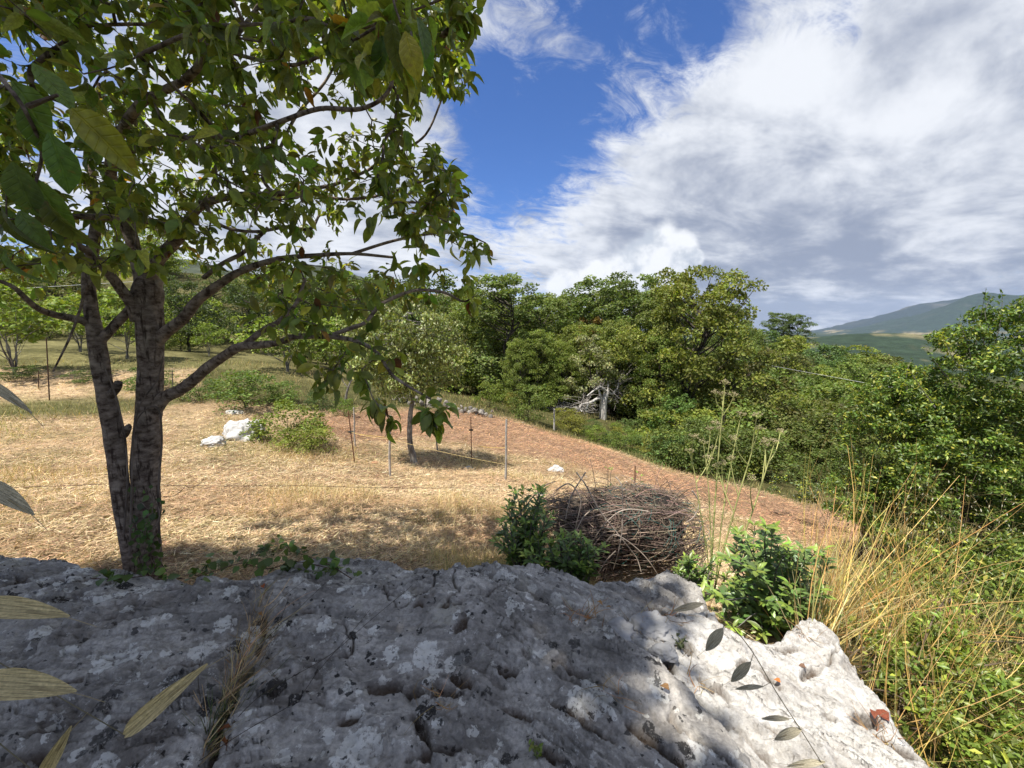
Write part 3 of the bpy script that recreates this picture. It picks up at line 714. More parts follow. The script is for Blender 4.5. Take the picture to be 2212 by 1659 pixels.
# ------------------------------------------------------------------ apple tree
APPLE = [leaf_template(6, .48, .18, .25, .0, waist=.5, petiole=.18), leaf_template(6, .44, .34, .50, .04, waist=.48, petiole=.2), leaf_template(6, .52, .12, .14, -.04, waist=.5, petiole=.16), leaf_template(6, .42, .45, .85, .03, waist=.48, petiole=.2)]
def apple_tree():
    loc = P(310, 1240, 2.42); loc[2] = tz(loc[0], loc[1])-.02
    root = thing('apple_tree', 'old apple tree with a forked trunk growing behind the limestone rock', 'tree', loc)
    px = lambda w, d, u: w*.46*d/F/(1+((u-1106)/F)**2)**.47
    def limb(pts, sides=8, per=6):
        c = np.array([P(u, v, d) for u, v, d, w in pts]); r = np.array([px(w, d, u) for u, v, d, w in pts])
        c4 = spline(np.hstack([c, r[:, None]]), per)
        return c4[:, :3], np.maximum(c4[:, 3], .0015)
    nodes_p = []; node_r = []
    def reg(c, r):
        nodes_p.append(c); node_r.append(r)
    main = limb([(309,1290,2.42,110),(309,1240,2.42,98),(312,1170,2.42,84),(315,1100,2.42,76),(316,972,2.42,74),(322,873,2.42,69),(326,800,2.42,64),(327,764,2.42,64),(322,700,2.42,72),(317,655,2.42,78),(320,620,2.42,74),(334,596,2.43,44)], 26, 8)
    left = limb([(300,1280,2.38,70),(290,1210,2.36,62),(272,1120,2.34,56),(258,1040,2.33,52),(248,960,2.33,52),(236,890,2.33,52),(222,820,2.33,48),(212,760,2.34,48),(203,705,2.36,42),(194,650,2.38,36),(192,600,2.40,34),(200,540,2.42,32),(207,480,2.45,27),(205,420,2.48,24),(196,360,2.5,20),(200,280,2.55,15),(215,180,2.6,11)], 22, 8)
    mb = MB()
    mb.tube(main[0]-loc, main[1], 28, (1, 1, 1), .16, seed=3, lump=7)
    o = obj('trunk', mb.mesh('trunk'), M_BARK, root)
    mb = MB(); mb.tube(left[0]-loc, left[1], 22, (1.05, 1.05, 1.05), .13, seed=5, lump=8); left_o = obj('trunk', mb.mesh('trunk'), M_BARK, root)
    # pruned stub and knots
    mb = MB(); c, r = limb([(232,862,2.33,26),(252,838,2.30,24),(256,826,2.29,22)]); mb.tube(c-loc, r, 10, (.8, .8, .8), .15); obj('pruned_stub', mb.mesh('pruned_stub'), M_BARK, left_o)
    mb = MB(); c, r = limb([(268,940,2.33,22),(276,925,2.28,20),(279,918,2.26,8)]); mb.tube(c-loc, r, 10, (.8, .8, .8), .2); obj('knot', mb.mesh('knot'), M_BARK, left_o)
    reg(left[0][45:], left[1][45:]); 
    limbs = [
     [(314,640,2.42,52),(305,590,2.42,40),(292,548,2.42,36),(284,515,2.42,36),(266,468,2.40,36),(248,425,2.36,34),(240,380,2.3,30),(243,330,2.2,27),(262,285,2.08,26),(300,228,1.95,24),(345,200,1.88,22),(395,175,1.8,20),(430,140,1.75,18),(438,95,1.72,15),(430,40,1.7,12),(440,-60,1.66,9)],
     [(318,640,2.42,50),(325,595,2.40,42),(345,556,2.36,36),(372,528,2.33,32),(396,498,2.3,30),(412,468,2.3,26),(432,445,2.3,24),(470,430,2.32,20),(530,421,2.36,17),(590,420,2.4,14),(650,412,2.45,11),(720,400,2.5,8)],
     [(396,498,2.3,24),(352,487,2.2,22),(300,473,2.1,21),(235,470,2.0,20),(165,468,1.9,18),(80,478,1.8,14),(-40,470,1.7,10)],
     [(340,735,2.42,40),(360,716,2.40,34),(396,688,2.36,30),(424,652,2.33,28),(465,620,2.3,24),(520,586,2.28,19),(600,560,2.26,14),(680,552,2.24,11),(760,548,2.22,8),(850,556,2.2,6)],
     [(335,880,2.42,46),(356,858,2.41,38),(388,843,2.37,34),(418,821,2.3,31),(448,794,2.22,29),(487,767,2.12,26),(519,749,2.02,25),(565,745,1.94,20),(605,739,1.85,18),(640,727,1.78,16),(720,728,1.66,13),(775,739,1.56,11),(815,763,1.48,9),(845,807,1.42,8),(878,832,1.38,7),(930,862,1.34,5)],
     [(528,746,2.0,20),(552,726,1.98,17),(580,706,1.98,15),(604,693,1.98,13),(640,655,2.0,10),(660,600,2.02,7)],
     [(700,729,1.68,11),(758,709,1.74,11),(791,695,1.8,10),(818,662,1.86,10),(851,643,1.9,9),(900,627,1.94,8),(960,632,1.98,7),(1000,651,2.0,5),(1025,640,2.0,3)],
     [(196,700,2.36,34),(180,693,2.33,26),(153,687,2.28,24),(115,679,2.2,22),(82,666,2.12,20),(55,644,2.05,18),(27,619,2.0,15),(-20,600,1.95,12)],
     [(300,690,2.40,44),(284,655,2.36,34),(260,622,2.3,30),(232,586,2.22,27),(197,548,2.14,24),(153,523,2.06,20),(100,505,1.98,16),(20,492,1.9,13),(-60,480,1.85,10)],
     [(296,650,2.42,30),(270,680,2.40,26),(246,704,2.38,26),(218,735,2.35,30)],
     [(200,518,1.95,8),(203,581,1.94,9),(183,632,1.93,9),(172,672,1.92,8),(150,731,1.9,7),(115,802,1.88,5)],
     [(243,335,2.2,20),(270,330,2.1,17),(350,305,1.95,15),(430,295,1.8,14),(525,290,1.66,13),(600,265,1.55,12),(690,235,1.45,11),(780,235,1.36,10),(840,195,1.3,8),(852,100,1.26,6),(855,-30,1.2,5)],
     [(135,60,1.9,9),(250,53,1.85,9),(375,55,1.78,8),(460,72,1.7,7),(560,90,1.65,5)],
     [(438,95,1.72,10),(560,130,1.75,9),(640,140,1.78,9),(700,115,1.75,8),(765,70,1.7,7),(850,40,1.66,6),(950,0,1.6,5)],
     [(445,440,2.3,12),(460,475,2.28,10),(500,495,2.3,9),(560,500,2.35,8),(620,490,2.38,9),(670,495,2.4,7),(690,465,2.42,5)],
     [(590,420,2.4,9),(568,380,2.45,9),(600,330,2.5,8),(640,250,2.55,7),(700,180,2.6,6),(740,110,2.62,4)],
     [(580,492,2.36,10),(550,520,2.34,10),(525,546,2.3,11),(480,570,2.28,12),(440,600,2.3,13)],
     [(720,400,2.5,8),(790,370,2.5,7),(860,330,2.48,6),(920,290,2.45,5),(960,200,2.42,4),(985,150,2.4,3)],
     [(760,548,2.22,8),(850,520,2.26,7),(930,505,2.3,6),(1000,505,2.32,5),(1050,525,2.34,3)],
     [(650,412,2.45,8),(740,430,2.42,7),(830,420,2.4,6),(900,395,2.38,5),(965,385,2.36,4),(988,430,2.36,2.5)],
     [(950,0,1.6,5),(985,-10,1.58,4),(1010,10,1.56,3),(1012,40,1.55,2)],
     [(205,420,2.48,18),(160,360,2.4,16),(110,290,2.3,14),(60,230,2.2,12),(-20,150,2.1,9)],
     [(400,180,1.8,14),(470,120,1.95,12),(540,40,2.1,10),(600,-60,2.2,8)],
    ]
    for l in limbs:
        c, r = limb(l); mb = MB(); mb.tube(c-loc, r, 10 if r.max() > .02 else 7, (1.1, 1.1, 1.1), .10, seed=7, lump=11)
        obj('branch', mb.mesh('branch'), M_BARK, root)
        reg(c[3:], r[3:])
    # where the leafy shoots end
    sil = [(-60,-260),(980,-260),(1035,-40),(1020,60),(1005,190),(930,215),(945,330),(990,390),(995,470),(1070,530),(1050,590),(1000,640),(930,600),(850,650),(740,660),(640,700),(520,640),(430,600),(360,560),(250,600),(150,650),(-60,660)]
    U = rng.uniform(-60, 1075, 4600); Vv = rng.uniform(-260, 700, 4600); ok = inpoly(U, Vv, sil)
    # sparse where the photograph lets the sky through
    dn = fbm(xyz(U/130., Vv/130.), 3, 61)
    keep = rng.random(4600) < np.clip(.55+.9*dn, .12, 1)*np.where(Vv > 540, .5, 1)*np.where((U > 640) & (Vv > 600), .8, 1)*np.where((U < 260) & (Vv > 300), .75, 1)
    U, Vv = U[ok & keep], Vv[ok & keep]
    D = 1.45+2.3*rng.random(len(U))**.95
    A = np.array([P(u, v, d) for u, v, d in zip(U, Vv, D)])
    e = ((A[:, 0]+1.6)/2.1)**2+((A[:, 1]-2.4)/1.8)**2+((A[:, 2]-CZ-.9)/2.3)**2
    A = A[e < 1.35][:1300]
    spots = [(820,880,1.40),(840,905,1.4),(805,860,1.42),(935,905,1.34),(945,890,1.33),(920,880,1.36),(690,790,1.5),(740,770,1.5),(700,830,1.48),(720,800,1.5),(600,640,1.6),(620,665,1.6),(640,690,1.58),(560,680,1.7),
             (680,700,1.62),(760,740,1.5),(800,720,1.6),(850,770,1.45),(780,800,1.45),(640,760,1.6),(1000,620,2.0),(1020,650,2.0),(1010,595,2.1),(860,70,.85),(840,130,.85),(890,80,.9),(830,40,.85),(780,120,1.0),(720,60,1.0),(900,20,1.0),
             (1000,30,1.5),(1015,15,1.5),(985,150,1.9),(1000,180,1.9),(970,120,1.9),(990,400,2.2),(975,440,2.2),(940,360,2.2),(1055,540,2.3),(1020,520,2.3),(985,500,2.3),(700,600,2.2),(760,615,2.2),(800,640,2.1),(860,610,2.2),(900,600,2.2),(950,585,2.2),(720,640,2.1),(820,590,2.4),(660,610,2.3),(880,640,2.0),(930,640,2.0),(760,670,1.9),(560,600,2.2),(480,300,1.3),(560,330,1.3),(300,120,1.1),(180,160,1.1),(440,60,1.1),(620,50,1.1)]
    A = np.vstack([A, np.array([P(*s) for s in spots])])
    # the part of the crown above and behind the frame
    B = np.stack([rng.uniform(-3.8, .15, 2600), rng.uniform(.3, 4.6, 2600), rng.uniform(CZ-.1, CZ+2.9, 2600)], 1)
    eb = ((B[:, 0]+1.6)/1.9)**2+((B[:, 1]-2.6)/2.0)**2+((B[:, 2]-CZ-.9)/1.8)**2
    bu, bv, bz = project(B); outside = (bz < .05) | (bv < -60) | (bu < -60)
    B = B[(eb < 1) & outside & (B[:, 0]+.34*(B[:, 2]-CZ+1.1) < .42)][:620]
    T = np.vstack([A, B])
    pos = np.vstack(nodes_p); 
    par = []; k0 = 0
    n0 = len(pos); allp = list(pos); parent = [-1]*n0; ntip = [0.0]*n0
    dmin = np.full(len(T), 1e9); near = np.zeros(len(T), int); done = np.zeros(len(T), bool)
    def upd(P0, base):
        nonlocal dmin, near
        d = np.linalg.norm(T[:, None]-P0[None], axis=2); j = d.argmin(1); dd = d[np.arange(len(T)), j]
        w = dd < dmin; dmin = np.where(w, dd, dmin); near = np.where(w, j+base, near)
    for s in range(0, n0, 500): upd(pos[s:s+500], s)
    paths = []
    for _ in range(len(T)):
        i = int(np.where(done, 1e9, dmin).argmin()); done[i] = True
        a = allp[near[i]]; b = T[i]; L_ = np.linalg.norm(b-a)
        mid = (a+b)/2+rng.normal(size=3)*L_*.10+np.array([0, 0, .08*L_])
        m = max(3, int(L_/.05)); t = np.linspace(0, 1, m+1)[1:, None]
        q = (1-t)**2*a+2*t*(1-t)*mid+t*t*b
        base = len(allp); idx = []; prev = near[i]
        for x in q:
            allp.append(x); parent.append(prev); prev = len(allp)-1; idx.append(prev); ntip.append(0)
        paths.append(([near[i]]+idx)); upd(q, base)
        k = prev
        while k >= n0: ntip[k] += 1; k = parent[k]
    allp = np.array(allp); ntip = np.array(ntip)
    rad = .0016*np.maximum(ntip, 1)**.42
    mb = MB()
    LP = []; LD = []; LN = []; LS = []
    for pth in paths:
        c = allp[pth]; r = rad[pth].copy(); r[0] = r[1]
        mb.tube(c-loc, r*np.linspace(1.05, .8, len(r)), 5, (.9, .9, .9), cap=False)
        seg = norm(c[-1]-c[-2])
        # a loose rosette at the end and single leaves along the shoot
        n = rng.integers(5, 9); 
        base = np.repeat(c[-1][None], n, 0)+rng.normal(size=(n, 3))*.012
        d = norm(seg[None]*.5+randn(n)*.75+np.array([0, 0, -.55])); LP.append(base); LD.append(d)
        m = len(c)-1; ks = rng.integers(max(0, m-9), m+1, min(m, 9)+2)
        b2 = c[ks]+rng.normal(size=(len(ks), 3))*.006; d2 = norm(randn(len(ks))*.8+np.array([0, 0, -.35])); LP.append(b2); LD.append(d2)
    o = obj('twigs', mb.mesh('twigs'), M_BARK, root); o['kind'] = 'stuff'
    LP = np.vstack(LP); LD = np.vstack(LD); n = len(LP)
    LN = norm(randn(n)*.55+np.array([0, 0, 1.0])); LS = rng.uniform(.042, .078, n)
    u, v, z = project(LP)
    far_in = ~((z < .75) & (z > 0) & (u > 0) & (u < 2212) & (v > 0) & (v < 1659))
    far_in &= ~((u > 1085) & (v > -20) & (z > .2))
    LP, LD, LN, LS = LP[far_in], LD[far_in], LN[far_in], LS[far_in]
    # the big leaves that hang close by on the left
    near = [((40,200,.50),(.15,.1,-1),.085),((95,260,.48),(.1,.2,-1),.09),((20,330,.5),(0,.2,-1),.085),((125,210,.5),(.75,.1,-.75),.115),((60,360,.52),(.35,.1,-1),.1),((0,150,.5),(.4,.2,-.6),.09),((10,520,.5),(-.2,.1,-1),.07),((90,410,.52),(.3,.0,-1),.09),
            ((-10,420,.5),(.1,.2,-1),.09),((55,120,.55),(.5,.2,-.7),.08),((140,230,.55),(.4,.4,-1),.06),((30,440,.55),(.5,0,-.9),.08),((845,20,.72),(0,.1,-1),.10),((870,50,.72),(.25,.1,-1),.10),((895,20,.75),(.4,0,-1),.09),((830,60,.8),(-.3,.1,-1),.09),((905,60,.8),(.3,.2,-.9),.08)]
    NP = np.array([P(*q[0]) for q in near]); ND = norm(np.array([q[1] for q in near])); NN = norm(np.array([(.2, -.8, .5)]*len(near))+randn(len(near))*.3); NS = np.array([q[2] for q in near])*.72
    mb = MB()
    for q in (((-40,120,.55),(20,190,.5),(60,250,.5),(90,330,.52),(70,420,.52)), ((60,230,.5),(125,205,.5)), ((850,-60,.75),(850,0,.73),(866,50,.72))):
        mb = MB(); c = spline(np.array([P(*k) for k in q]), 6); mb.tube(c-loc, np.linspace(.003, .0016, len(c)), 6, (.9, .9, .9)); obj('shoot', mb.mesh('shoot'), M_BARK, root)
    LP = np.vstack([LP, NP]); LD = np.vstack([LD, ND]); LN = np.vstack([LN, NN]); LS = np.concatenate([LS, NS]); n = len(LP)
    col = vary((.165, .205, .038), n, .30, .10)
    pick = rng.random(n); col[pick < .10] = vary((.29, .31, .05), int((pick < .10).sum()), .2, .08); col[pick > .988] = vary((.36, .20, .03), int((pick > .988).sum()), .2, .1); col[(pick > .975) & (pick <= .981)] = (.13, .05, .02)
    col[-len(near):] = vary((.085, .135, .030), len(near), .22, .1); col[-4] = (.26, .24, .03); col[-14] = (.22, .22, .03)
    leaves_split(root, loc, APPLE, LP, LD, LN, LS, col, M_LEAF, 300)
    return loc
apple_loc = apple_tree()
print('apple done')

# ------------------------------------------------------------------ trees and bushes of the wood
def clump_leaves(centres, radii, per, size, base, amt=.2, up=.35, seed=0, tint=None):
    P_, N_, D_, C_ = [], [], [], []
    for c, r in zip(centres, radii):
        n = max(6, int(per*rng.uniform(.7, 1.3)))
        d = norm(randn(n)); d[:, 2] = np.where(d[:, 2] < -.35, -d[:, 2]*.6, d[:, 2]); d = norm(d)
        rr = r*(.55+.5*rng.random(n)**.5)
        P_.append(c+d*rr[:, None]*np.array([1, 1, .8])); N_.append(norm(d+randn(n)*.45+np.array([0, 0, up]))); D_.append(norm(randn(n)+d*.5))
        cb = np.asarray(base)*math.exp(rng.normal(0, amt*.7))
        C_.append(vary(cb, n, amt, .07))
    return np.vstack(P_), np.vstack(D_), np.vstack(N_), np.vstack(C_)
def make_tree(H, R, clear=.3, n_cl=70, per=70, leaf=.16, col=(.08, .11, .028), tr=.14, lean=.0, cone=.55, stems=1, bark=None, seed=0, cr=(.14, .24)):
    """trunk with limbs, and a crown of leaf clumps; returns two meshes with the base at the origin"""
    mb = MB(); C = []; rads = []
    zc0 = clear*H; tips = []
    for s in range(stems):
        a = rng.uniform(0, 6.28); l = (lean if stems == 1 else .22*R)
        top = np.array([math.cos(a)*l, math.sin(a)*l, H*.82*rng.uniform(.85, 1)])
        pts = np.array([top*t+np.array([rng.normal(0, .03*H*t), rng.normal(0, .03*H*t), 0])*(t > 0) for t in np.linspace(0, 1, 6)])
        if stems > 1: pts[0] = rng.normal(0, .05, 3)*[1, 1, 0]
        pts[0][2] = -.25
        c = spline(pts, 4); mb.tube(c, np.linspace(tr*1.15, tr*.18, len(c))/math.sqrt(stems), 7, (1, 1, 1), .15); tips.append(c)
    trunk = np.vstack(tips)
    k = 0
    while len(C) < n_cl and k < n_cl*30:
        k += 1
        z = rng.uniform(0, 1); prof = math.sin(math.pi*min(1, (z*.74+.14))**cone)**.7
        prof = max(prof, .12)
        a = rng.uniform(0, 6.28); q = math.sqrt(rng.uniform(.12, 1))
        lob = 1+.22*math.sin(3*a+seed)+.15*math.sin(5*a+2*seed+z*6)
        x = np.array([math.cos(a)*R*prof*q*lob, math.sin(a)*R*prof*q*lob, zc0+(H-zc0)*z*rng.uniform(.93, 1.0)])
        C.append(x); rads.append(R*rng.uniform(*cr)*(1.15-.35*z))
    C = np.array(C)
    for x in C[rng.permutation(len(C))[:max(8, n_cl//2)]]:
        a = trunk[np.abs(trunk[:, 2]-max(.12*H, x[2]-.75*math.hypot(x[0], x[1])-.03*H)).argmin()]
        mid = (a+x)/2+np.array([0, 0, -.04*H])*rng.random(); c = spline(np.array([a, mid, x]), 4)
        mb.tube(c, np.linspace(tr*.28, tr*.05, len(c)), 4, (1, 1, 1), cap=False)
    P_, D_, N_, C_ = clump_leaves(C, rads, per, leaf, col)
    fb = MB(); scatter(fb, (QUADV, QUADF), P_, D_, N_, leaf*rng.uniform(.7, 1.3, len(P_)), C_)
    return mb.mesh('trunk'), fb.mesh('crown', smooth=False)
def plant_tree(meshes, name, label, cat, loc, s=1.0, rot=None, group=None, fol=None, bark=None, tint=(1, 1, 1), names=('trunk', 'crown')):
    root = thing(name, label, cat, loc, group, rng.uniform(0, 6.28) if rot is None else rot, s)
    obj(names[0], meshes[0], bark or M_OAKBARK, root)
    o = obj(names[1], meshes[1], fol or M_FOL, root); o.color = (*tint, 1)
    return root
def at(u, d):
    x = (u-1106)/F*d; return np.array([x, d, tz(x, d)])
def hgt(u, vtop, d, loc): return P(u, vtop, d)[2]-loc[2]

OAK = [make_tree(9, 3.0, .05, 150, 130, .15, (.165, .195, .046), .17, .5, .8, seed=1), make_tree(9, 2.6, .06, 130, 125, .145, (.145, .182, .046), .15, .4, .9, seed=2),
       make_tree(9, 2.3, .10, 115, 120, .145, (.13, .168, .046), .14, .6, .95, seed=3, cr=(.14, .26)), make_tree(9, 3.3, .04, 190, 150, .145, (.165, .188, .042), .2, .3, .95, seed=4, cr=(.13, .22))]
# column, metres ahead, row of its top, width factor, kind, label
oaks = [(1085,27,583,1.45,2,'slender oak with an airy crown at the end of the wood above the bushes',(1,1,1)),
        (1168,29,638,1.15,1,'round-topped dark green oak standing behind the two field-edge bushes',(1,1,1)),
        (1232,34,640,1.0,1,'low oak top showing in a dip of the wood skyline',(.95,1,1)),
        (1277,31,596,1.35,2,'tall narrow oak rising straight behind the pale olive-green tree',(.95,.98,1)),
        (1362,29,588,1.1,1,'tall dark oak between the narrow oak and the largest oak',(.9,.95,.95)),
        (1492,23,583,1.0,3,'largest broad oak of the wood with sunlit yellow-green clumps',(1.1,1.08,1.0)),
        (1425,27,640,1.0,0,'shaded oak tucked against the flank of the largest oak',(.9,.95,1)),
        (1320,26,690,1.0,0,'low spreading oak in the middle of the wood above the dead tree',(1,1,1)),
        (1130,33,655,1.2,0,'half-hidden oak behind the slender airy oak',(.9,.95,1)),
        (1030,30,640,1.1,0,'leafy oak behind the pear tree where the wood begins',(1,1.02,1)),
        (1560,36,655,1.0,0,'dark oak crown showing past the largest oak',(.8,.85,.95)),
        (985,36,650,1.2,1,'distant oak glimpsed through the pear tree crown',(1,1,1)),
        (1210,25,735,.9,0,'small oak with bright lower branches over the dry grass bank',(1.1,1.15,1)),
        (1120,24,730,.85,0,'small leafy oak over the first field-edge bush',(1.05,1.1,1)),
        (1195,37,632,1.3,0,'broad oak closing the wood behind the field-edge bushes',(.95,1,1)),(1325,36,625,1.3,3,'broad hidden oak filling the wood between the tall dark oaks',(.95,1,1)),(1420,34,622,1.2,1,'round oak top filling the wood beside the largest oak',(.95,1,.95)),
        (1060,35,630,1.3,3,'broad oak behind the slender airy oak',(1,1.05,1)),(1255,27,700,1.2,0,'low broad oak under the dip of the wood skyline',(1.1,1.1,1)),(1160,25,710,1.1,0,'leafy low oak in front of the round-topped oak',(1.05,1.12,1)),(1565,28,690,1.0,1,'rounded oak leaning out from the largest oak toward the thicket',(1,1.05,1)),(1430,23,720,.9,1,'young bright oak below the largest oak',(1.1,1.15,1))]
for (u, d, vt, wf, k, lab, tint) in oaks:
    l = at(u, d); s = hgt(u, vt, d, l)/9.0
    plant_tree(OAK[k], 'oak_tree', lab, 'tree', l, (s*wf, s*wf, s), None, None, tint=tint)
# other trees at the edge of the wood
def one(u, d, vt, lab, mesh_pair, H0, tint, wf=1.0, name='tree', cat='tree', bark=None, fol=None, rot=None, group=None, names=('trunk', 'crown')):
    l = at(u, d); s = hgt(u, vt, d, l)/H0
    return plant_tree(mesh_pair, name, lab, cat, l, (s*wf, s*wf, s), rot, group, tint=tint, bark=bark, fol=fol, names=names)
SMALL = make_tree(4, 1.5, .08, 60, 70, .13, (.11, .155, .035), .07, .2, .8, 2, seed=6)
LIGHT = make_tree(4, 1.2, .10, 50, 70, .11, (.27, .28, .14), .06, .2, .7, 2, seed=7)
one(1278, 24, 722, 'pale grey-green slim tree standing in front of the dark wood', LIGHT, 4, (1, 1, 1), .95, 'willow_tree')
one(1272, 29, 680, 'tree with a withered rust-brown crown inside the wood', SMALL, 4, (1.8, .85, 1.0), .8, 'withered_tree')
one(1398, 26.5, 748, 'bright green bushy tree beside the bleached dead tree', SMALL, 4, (.95, 1.12, 1.25), 1.1, 'ash_tree')
one(1475, 20, 850, 'low bright green tree at the foot of the largest oak', SMALL, 4, (.95, 1.1, 1.1), 1.1, 'ash_tree')
one(1600, 22, 745, 'brownish green tree with small leaves beside the largest oak', SMALL, 4, (1.15, .85, .95), 1.0, 'blackthorn_tree')
one(1675, 62, 672, 'thin-crowned little tree standing up on the ridge, the broader of two', OAK[2], 9, (.75, .8, .9), 1.3, 'ridge_tree')
one(1716, 60, 676, 'thin-crowned little tree standing up on the ridge, the narrower of two', OAK[2], 9, (.75, .8, .9), 1.1, 'ridge_tree')

BUSH = [make_tree(2, 1.25, .02, 46, 60, .10, (.13, .17, .04), .03, .1, .8, 3, seed=11+i, cr=(.2, .34)) for i in range(4)]
FARB = [make_tree(3, 1.8, .02, 46, 46, .20, (.135, .18, .042), .04, .1, .8, 2, seed=21+i, cr=(.2, .34)) for i in range(4)]
def bush(u, d, vt, lab, tint, wf=1.0, kind=0, name='bush', group=None):
    return one(u, d, vt, lab, BUSH[kind], 2, tint, wf, name, 'bush', names=('stems', 'foliage'), group=group)
bush(1057, 19, 828, 'rounded yellow-green bush on the far edge of the ploughed strip', (1.35, 1.3, 1.0), 1.0, 0)
bush(1142, 19, 838, 'rounded darker green bush beside the pale fence post', (1.0, 1.0, .9), 1.05, 1)
bush(1105, 21, 850, 'dry brownish low bush between the two field-edge bushes', (1.5, 1.05, 1.0), .8, 2)

# low scrub on the grassy bank below the dead tree
for i, (u, v) in enumerate([(1240,938),(1265,945),(1290,958),(1312,962),(1335,955),(1350,975),(1372,968),(1390,985),(1415,992),(1438,1002),(1330,935),(1365,945),(1400,960),(1430,975),(1465,1010),(1280,930),(1225,925),(1460,990)]):
    l = G(u, v-4); sc = rng.uniform(.22, .5); tn = np.array([(1.5, 1.15, .9), (1.0, 1.05, .9), (1.2, 1.2, .8), (.9, 1.0, 1.2)][i % 4])
    plant_tree(BUSH[i % 4], 'scrub_tuft', ['dry brownish', 'dark green', 'yellow-green', 'grey-green'][i % 4]+' scrub tuft on the grassy bank below the dead tree', 'bush', l, (sc*1.4, sc*1.4, sc), None, ['dry brownish', 'dark green', 'yellow-green', 'grey-green'][i % 4]+' scrub tufts on the bank', tint=tuple(tn), names=('stems', 'foliage'))
# thicket covering the spur on the right
grp = 'leafy bushes of the thicket on the slope'
SPUR = [(1560,690),(1640,685),(1740,715),(1850,755),(1960,800),(2230,860),(2230,1100),(1900,1120),(1760,1075),(1600,1030),(1480,990),(1420,930),(1500,900)]
cand = []
for d0, d1, n in ((13, 22, 44), (22, 34, 50), (34, 52, 70), (52, 72, 48)):
    m = 0
    while m < n:
        d = rng.uniform(d0, d1); u = rng.uniform(1400, 2240); l = at(u, d)
        pu, pv, _ = project(l+np.array([0, 0, .8]))
        if inpoly(np.array([pu]), np.array([pv]), SPUR)[0] and pdist(l[0:1], l[1:2], FIELD)[0] > .7:
            cand.append((u, d, l)); m += 1
        elif rng.random() < .02: m += 1
for (u, d, l) in cand:
    fm = d > 26; kind = rng.integers(0, 4)
    h = rng.uniform(1.7, 3.3)*(1.05 if d > 34 else .6 if d < 18 else .85)
    s = h/(3 if fm else 2); w = s*rng.uniform(1.05, 1.5)
    hue = rng.random(); tint = np.array([1.0, 1.0, 1.0])*rng.uniform(.75, 1.3)
    if hue < .28: tint *= (1.35, 1.18, .9)
    elif hue < .40: tint *= (.95, .8, .95)
    elif hue < .5: tint *= (.8, .95, 1.2)
    tone = 'yellow-green' if hue < .28 else 'brownish' if hue < .40 else 'bluish-green' if hue < .5 else 'green'
    lum = 'dark' if tint.max() < .95 else 'pale' if tint.max() > 1.35 else 'mid'
    where = ('high on the slope under the ridge' if d > 52 else 'in the middle of the thicket slope' if d > 34 else 'at the foot of the thicket slope') if fm else ('in the hollow below the oaks' if d > 19 else 'along the lower edge of the ploughed strip')
    shape = 'broad low' if w > s*1.18 else 'upright'
    lab = f'{shape} {lum} {tone} bush {where}'.replace(' mid ', ' ')
    plant_tree((FARB if fm else BUSH)[kind], 'bush', lab, 'bush', l, (w, w, s), None, lab, tint=tuple(tint), names=('stems', 'foliage'))
print('wood done', len(cand))

# ------------------------------------------------------------------ a tall tree behind the photographer, whose shade falls on the rock
def shade_tree():
    sx, sy = SUN_DIR.x/-SUN_DIR.z, SUN_DIR.y/-SUN_DIR.z; H0 = 6.6
    cen = np.array([-1.75-sx*H0, 1.05-sy*H0, CZ-1.1+H0])
    loc = np.array([cen[0]-.3, cen[1]-.5, 0]); loc[2] = tz(loc[0], loc[1])
    root = thing('walnut_tree', 'tall walnut tree behind the viewpoint whose shade covers the rock', 'tree', loc)
    top = cen-loc
    c = spline(np.array([[0, 0, -.3], [.05, .1, 1.5], [-.05, .1, 3.2], top*.75, top+[0, 0, .6]]), 5); mb = MB(); mb.tube(c, np.linspace(.2, .04, len(c)), 14, (1, 1, 1), .12)
    C = []
    while len(C) < 430:
        q = norm(rng.normal(size=3))*rng.random()**.33*np.array([2.6, 1.7, 1.0]); p = cen+q
        if p[0]+sx*(p[2]-CZ+1.1) > .44+rng.normal(0, .04): continue
        C.append(p-loc)
    C = np.array(C)
    for x in C[::6]:
        a = c[np.linalg.norm(c-x*np.array([.3, .3, .8]), axis=1).argmin()]; k = spline(np.array([a, (a+x)/2+[0, 0, .1], x]), 4); mb.tube(k, np.linspace(.03, .005, len(k)), 5, (1, 1, 1), cap=False)
    obj('trunk', mb.mesh('trunk'), M_OAKBARK, root)
    P_, D_, N_, C_ = clump_leaves(C, np.full(len(C), .33), 80, .1, (.10, .14, .03))
    fb = MB(); scatter(fb, (QUADV, QUADF), P_, D_, N_, rng.uniform(.12, .18, len(P_)), C_)
    o = obj('crown', fb.mesh('crown'), M_LEAF, root); o['kind'] = 'stuff'
shade_tree()

# ------------------------------------------------------------------ trees of the orchard on the left
FIG = [make_tree(3, 1.5, .38, 34, 46, .17, (.165, .215, .04), .055, .2, .75, 4, seed=31+i, cr=(.2, .32)) for i in range(3)]
for (u, d, vt, lab, k, wf) in [(28, 14, 618, 'young fig tree with a pale forked trunk at the edge of the mown terrace', 0, 1.1),
        (176, 19, 640, 'fig tree with bent pale stems showing left of the apple trunk', 1, 1.1), (272, 18, 632, 'fig tree with spreading pale stems seen between the two apple stems', 2, 1.15),
        (620, 19, 690, 'bright green fig tree beyond the bramble mound', 0, 1.3), (452, 22, 700, 'low fig tree with a twisted pale branch behind the dark tree', 1, 1.0), (730, 24, 690, 'bright leafy fig tree behind the pear tree', 2, 1.2)]:
    l = at(u, d); s = hgt(u, vt, d, l)/3
    plant_tree(FIG[k], 'fig_tree', lab, 'tree', l, (s*wf, s*wf, s), None, None, bark=M_BARK2, tint=(1, 1, 1))
DARK = make_tree(6, 2.6, .25, 80, 60, .17, (.062, .085, .028), .1, .2, .85, seed=41)
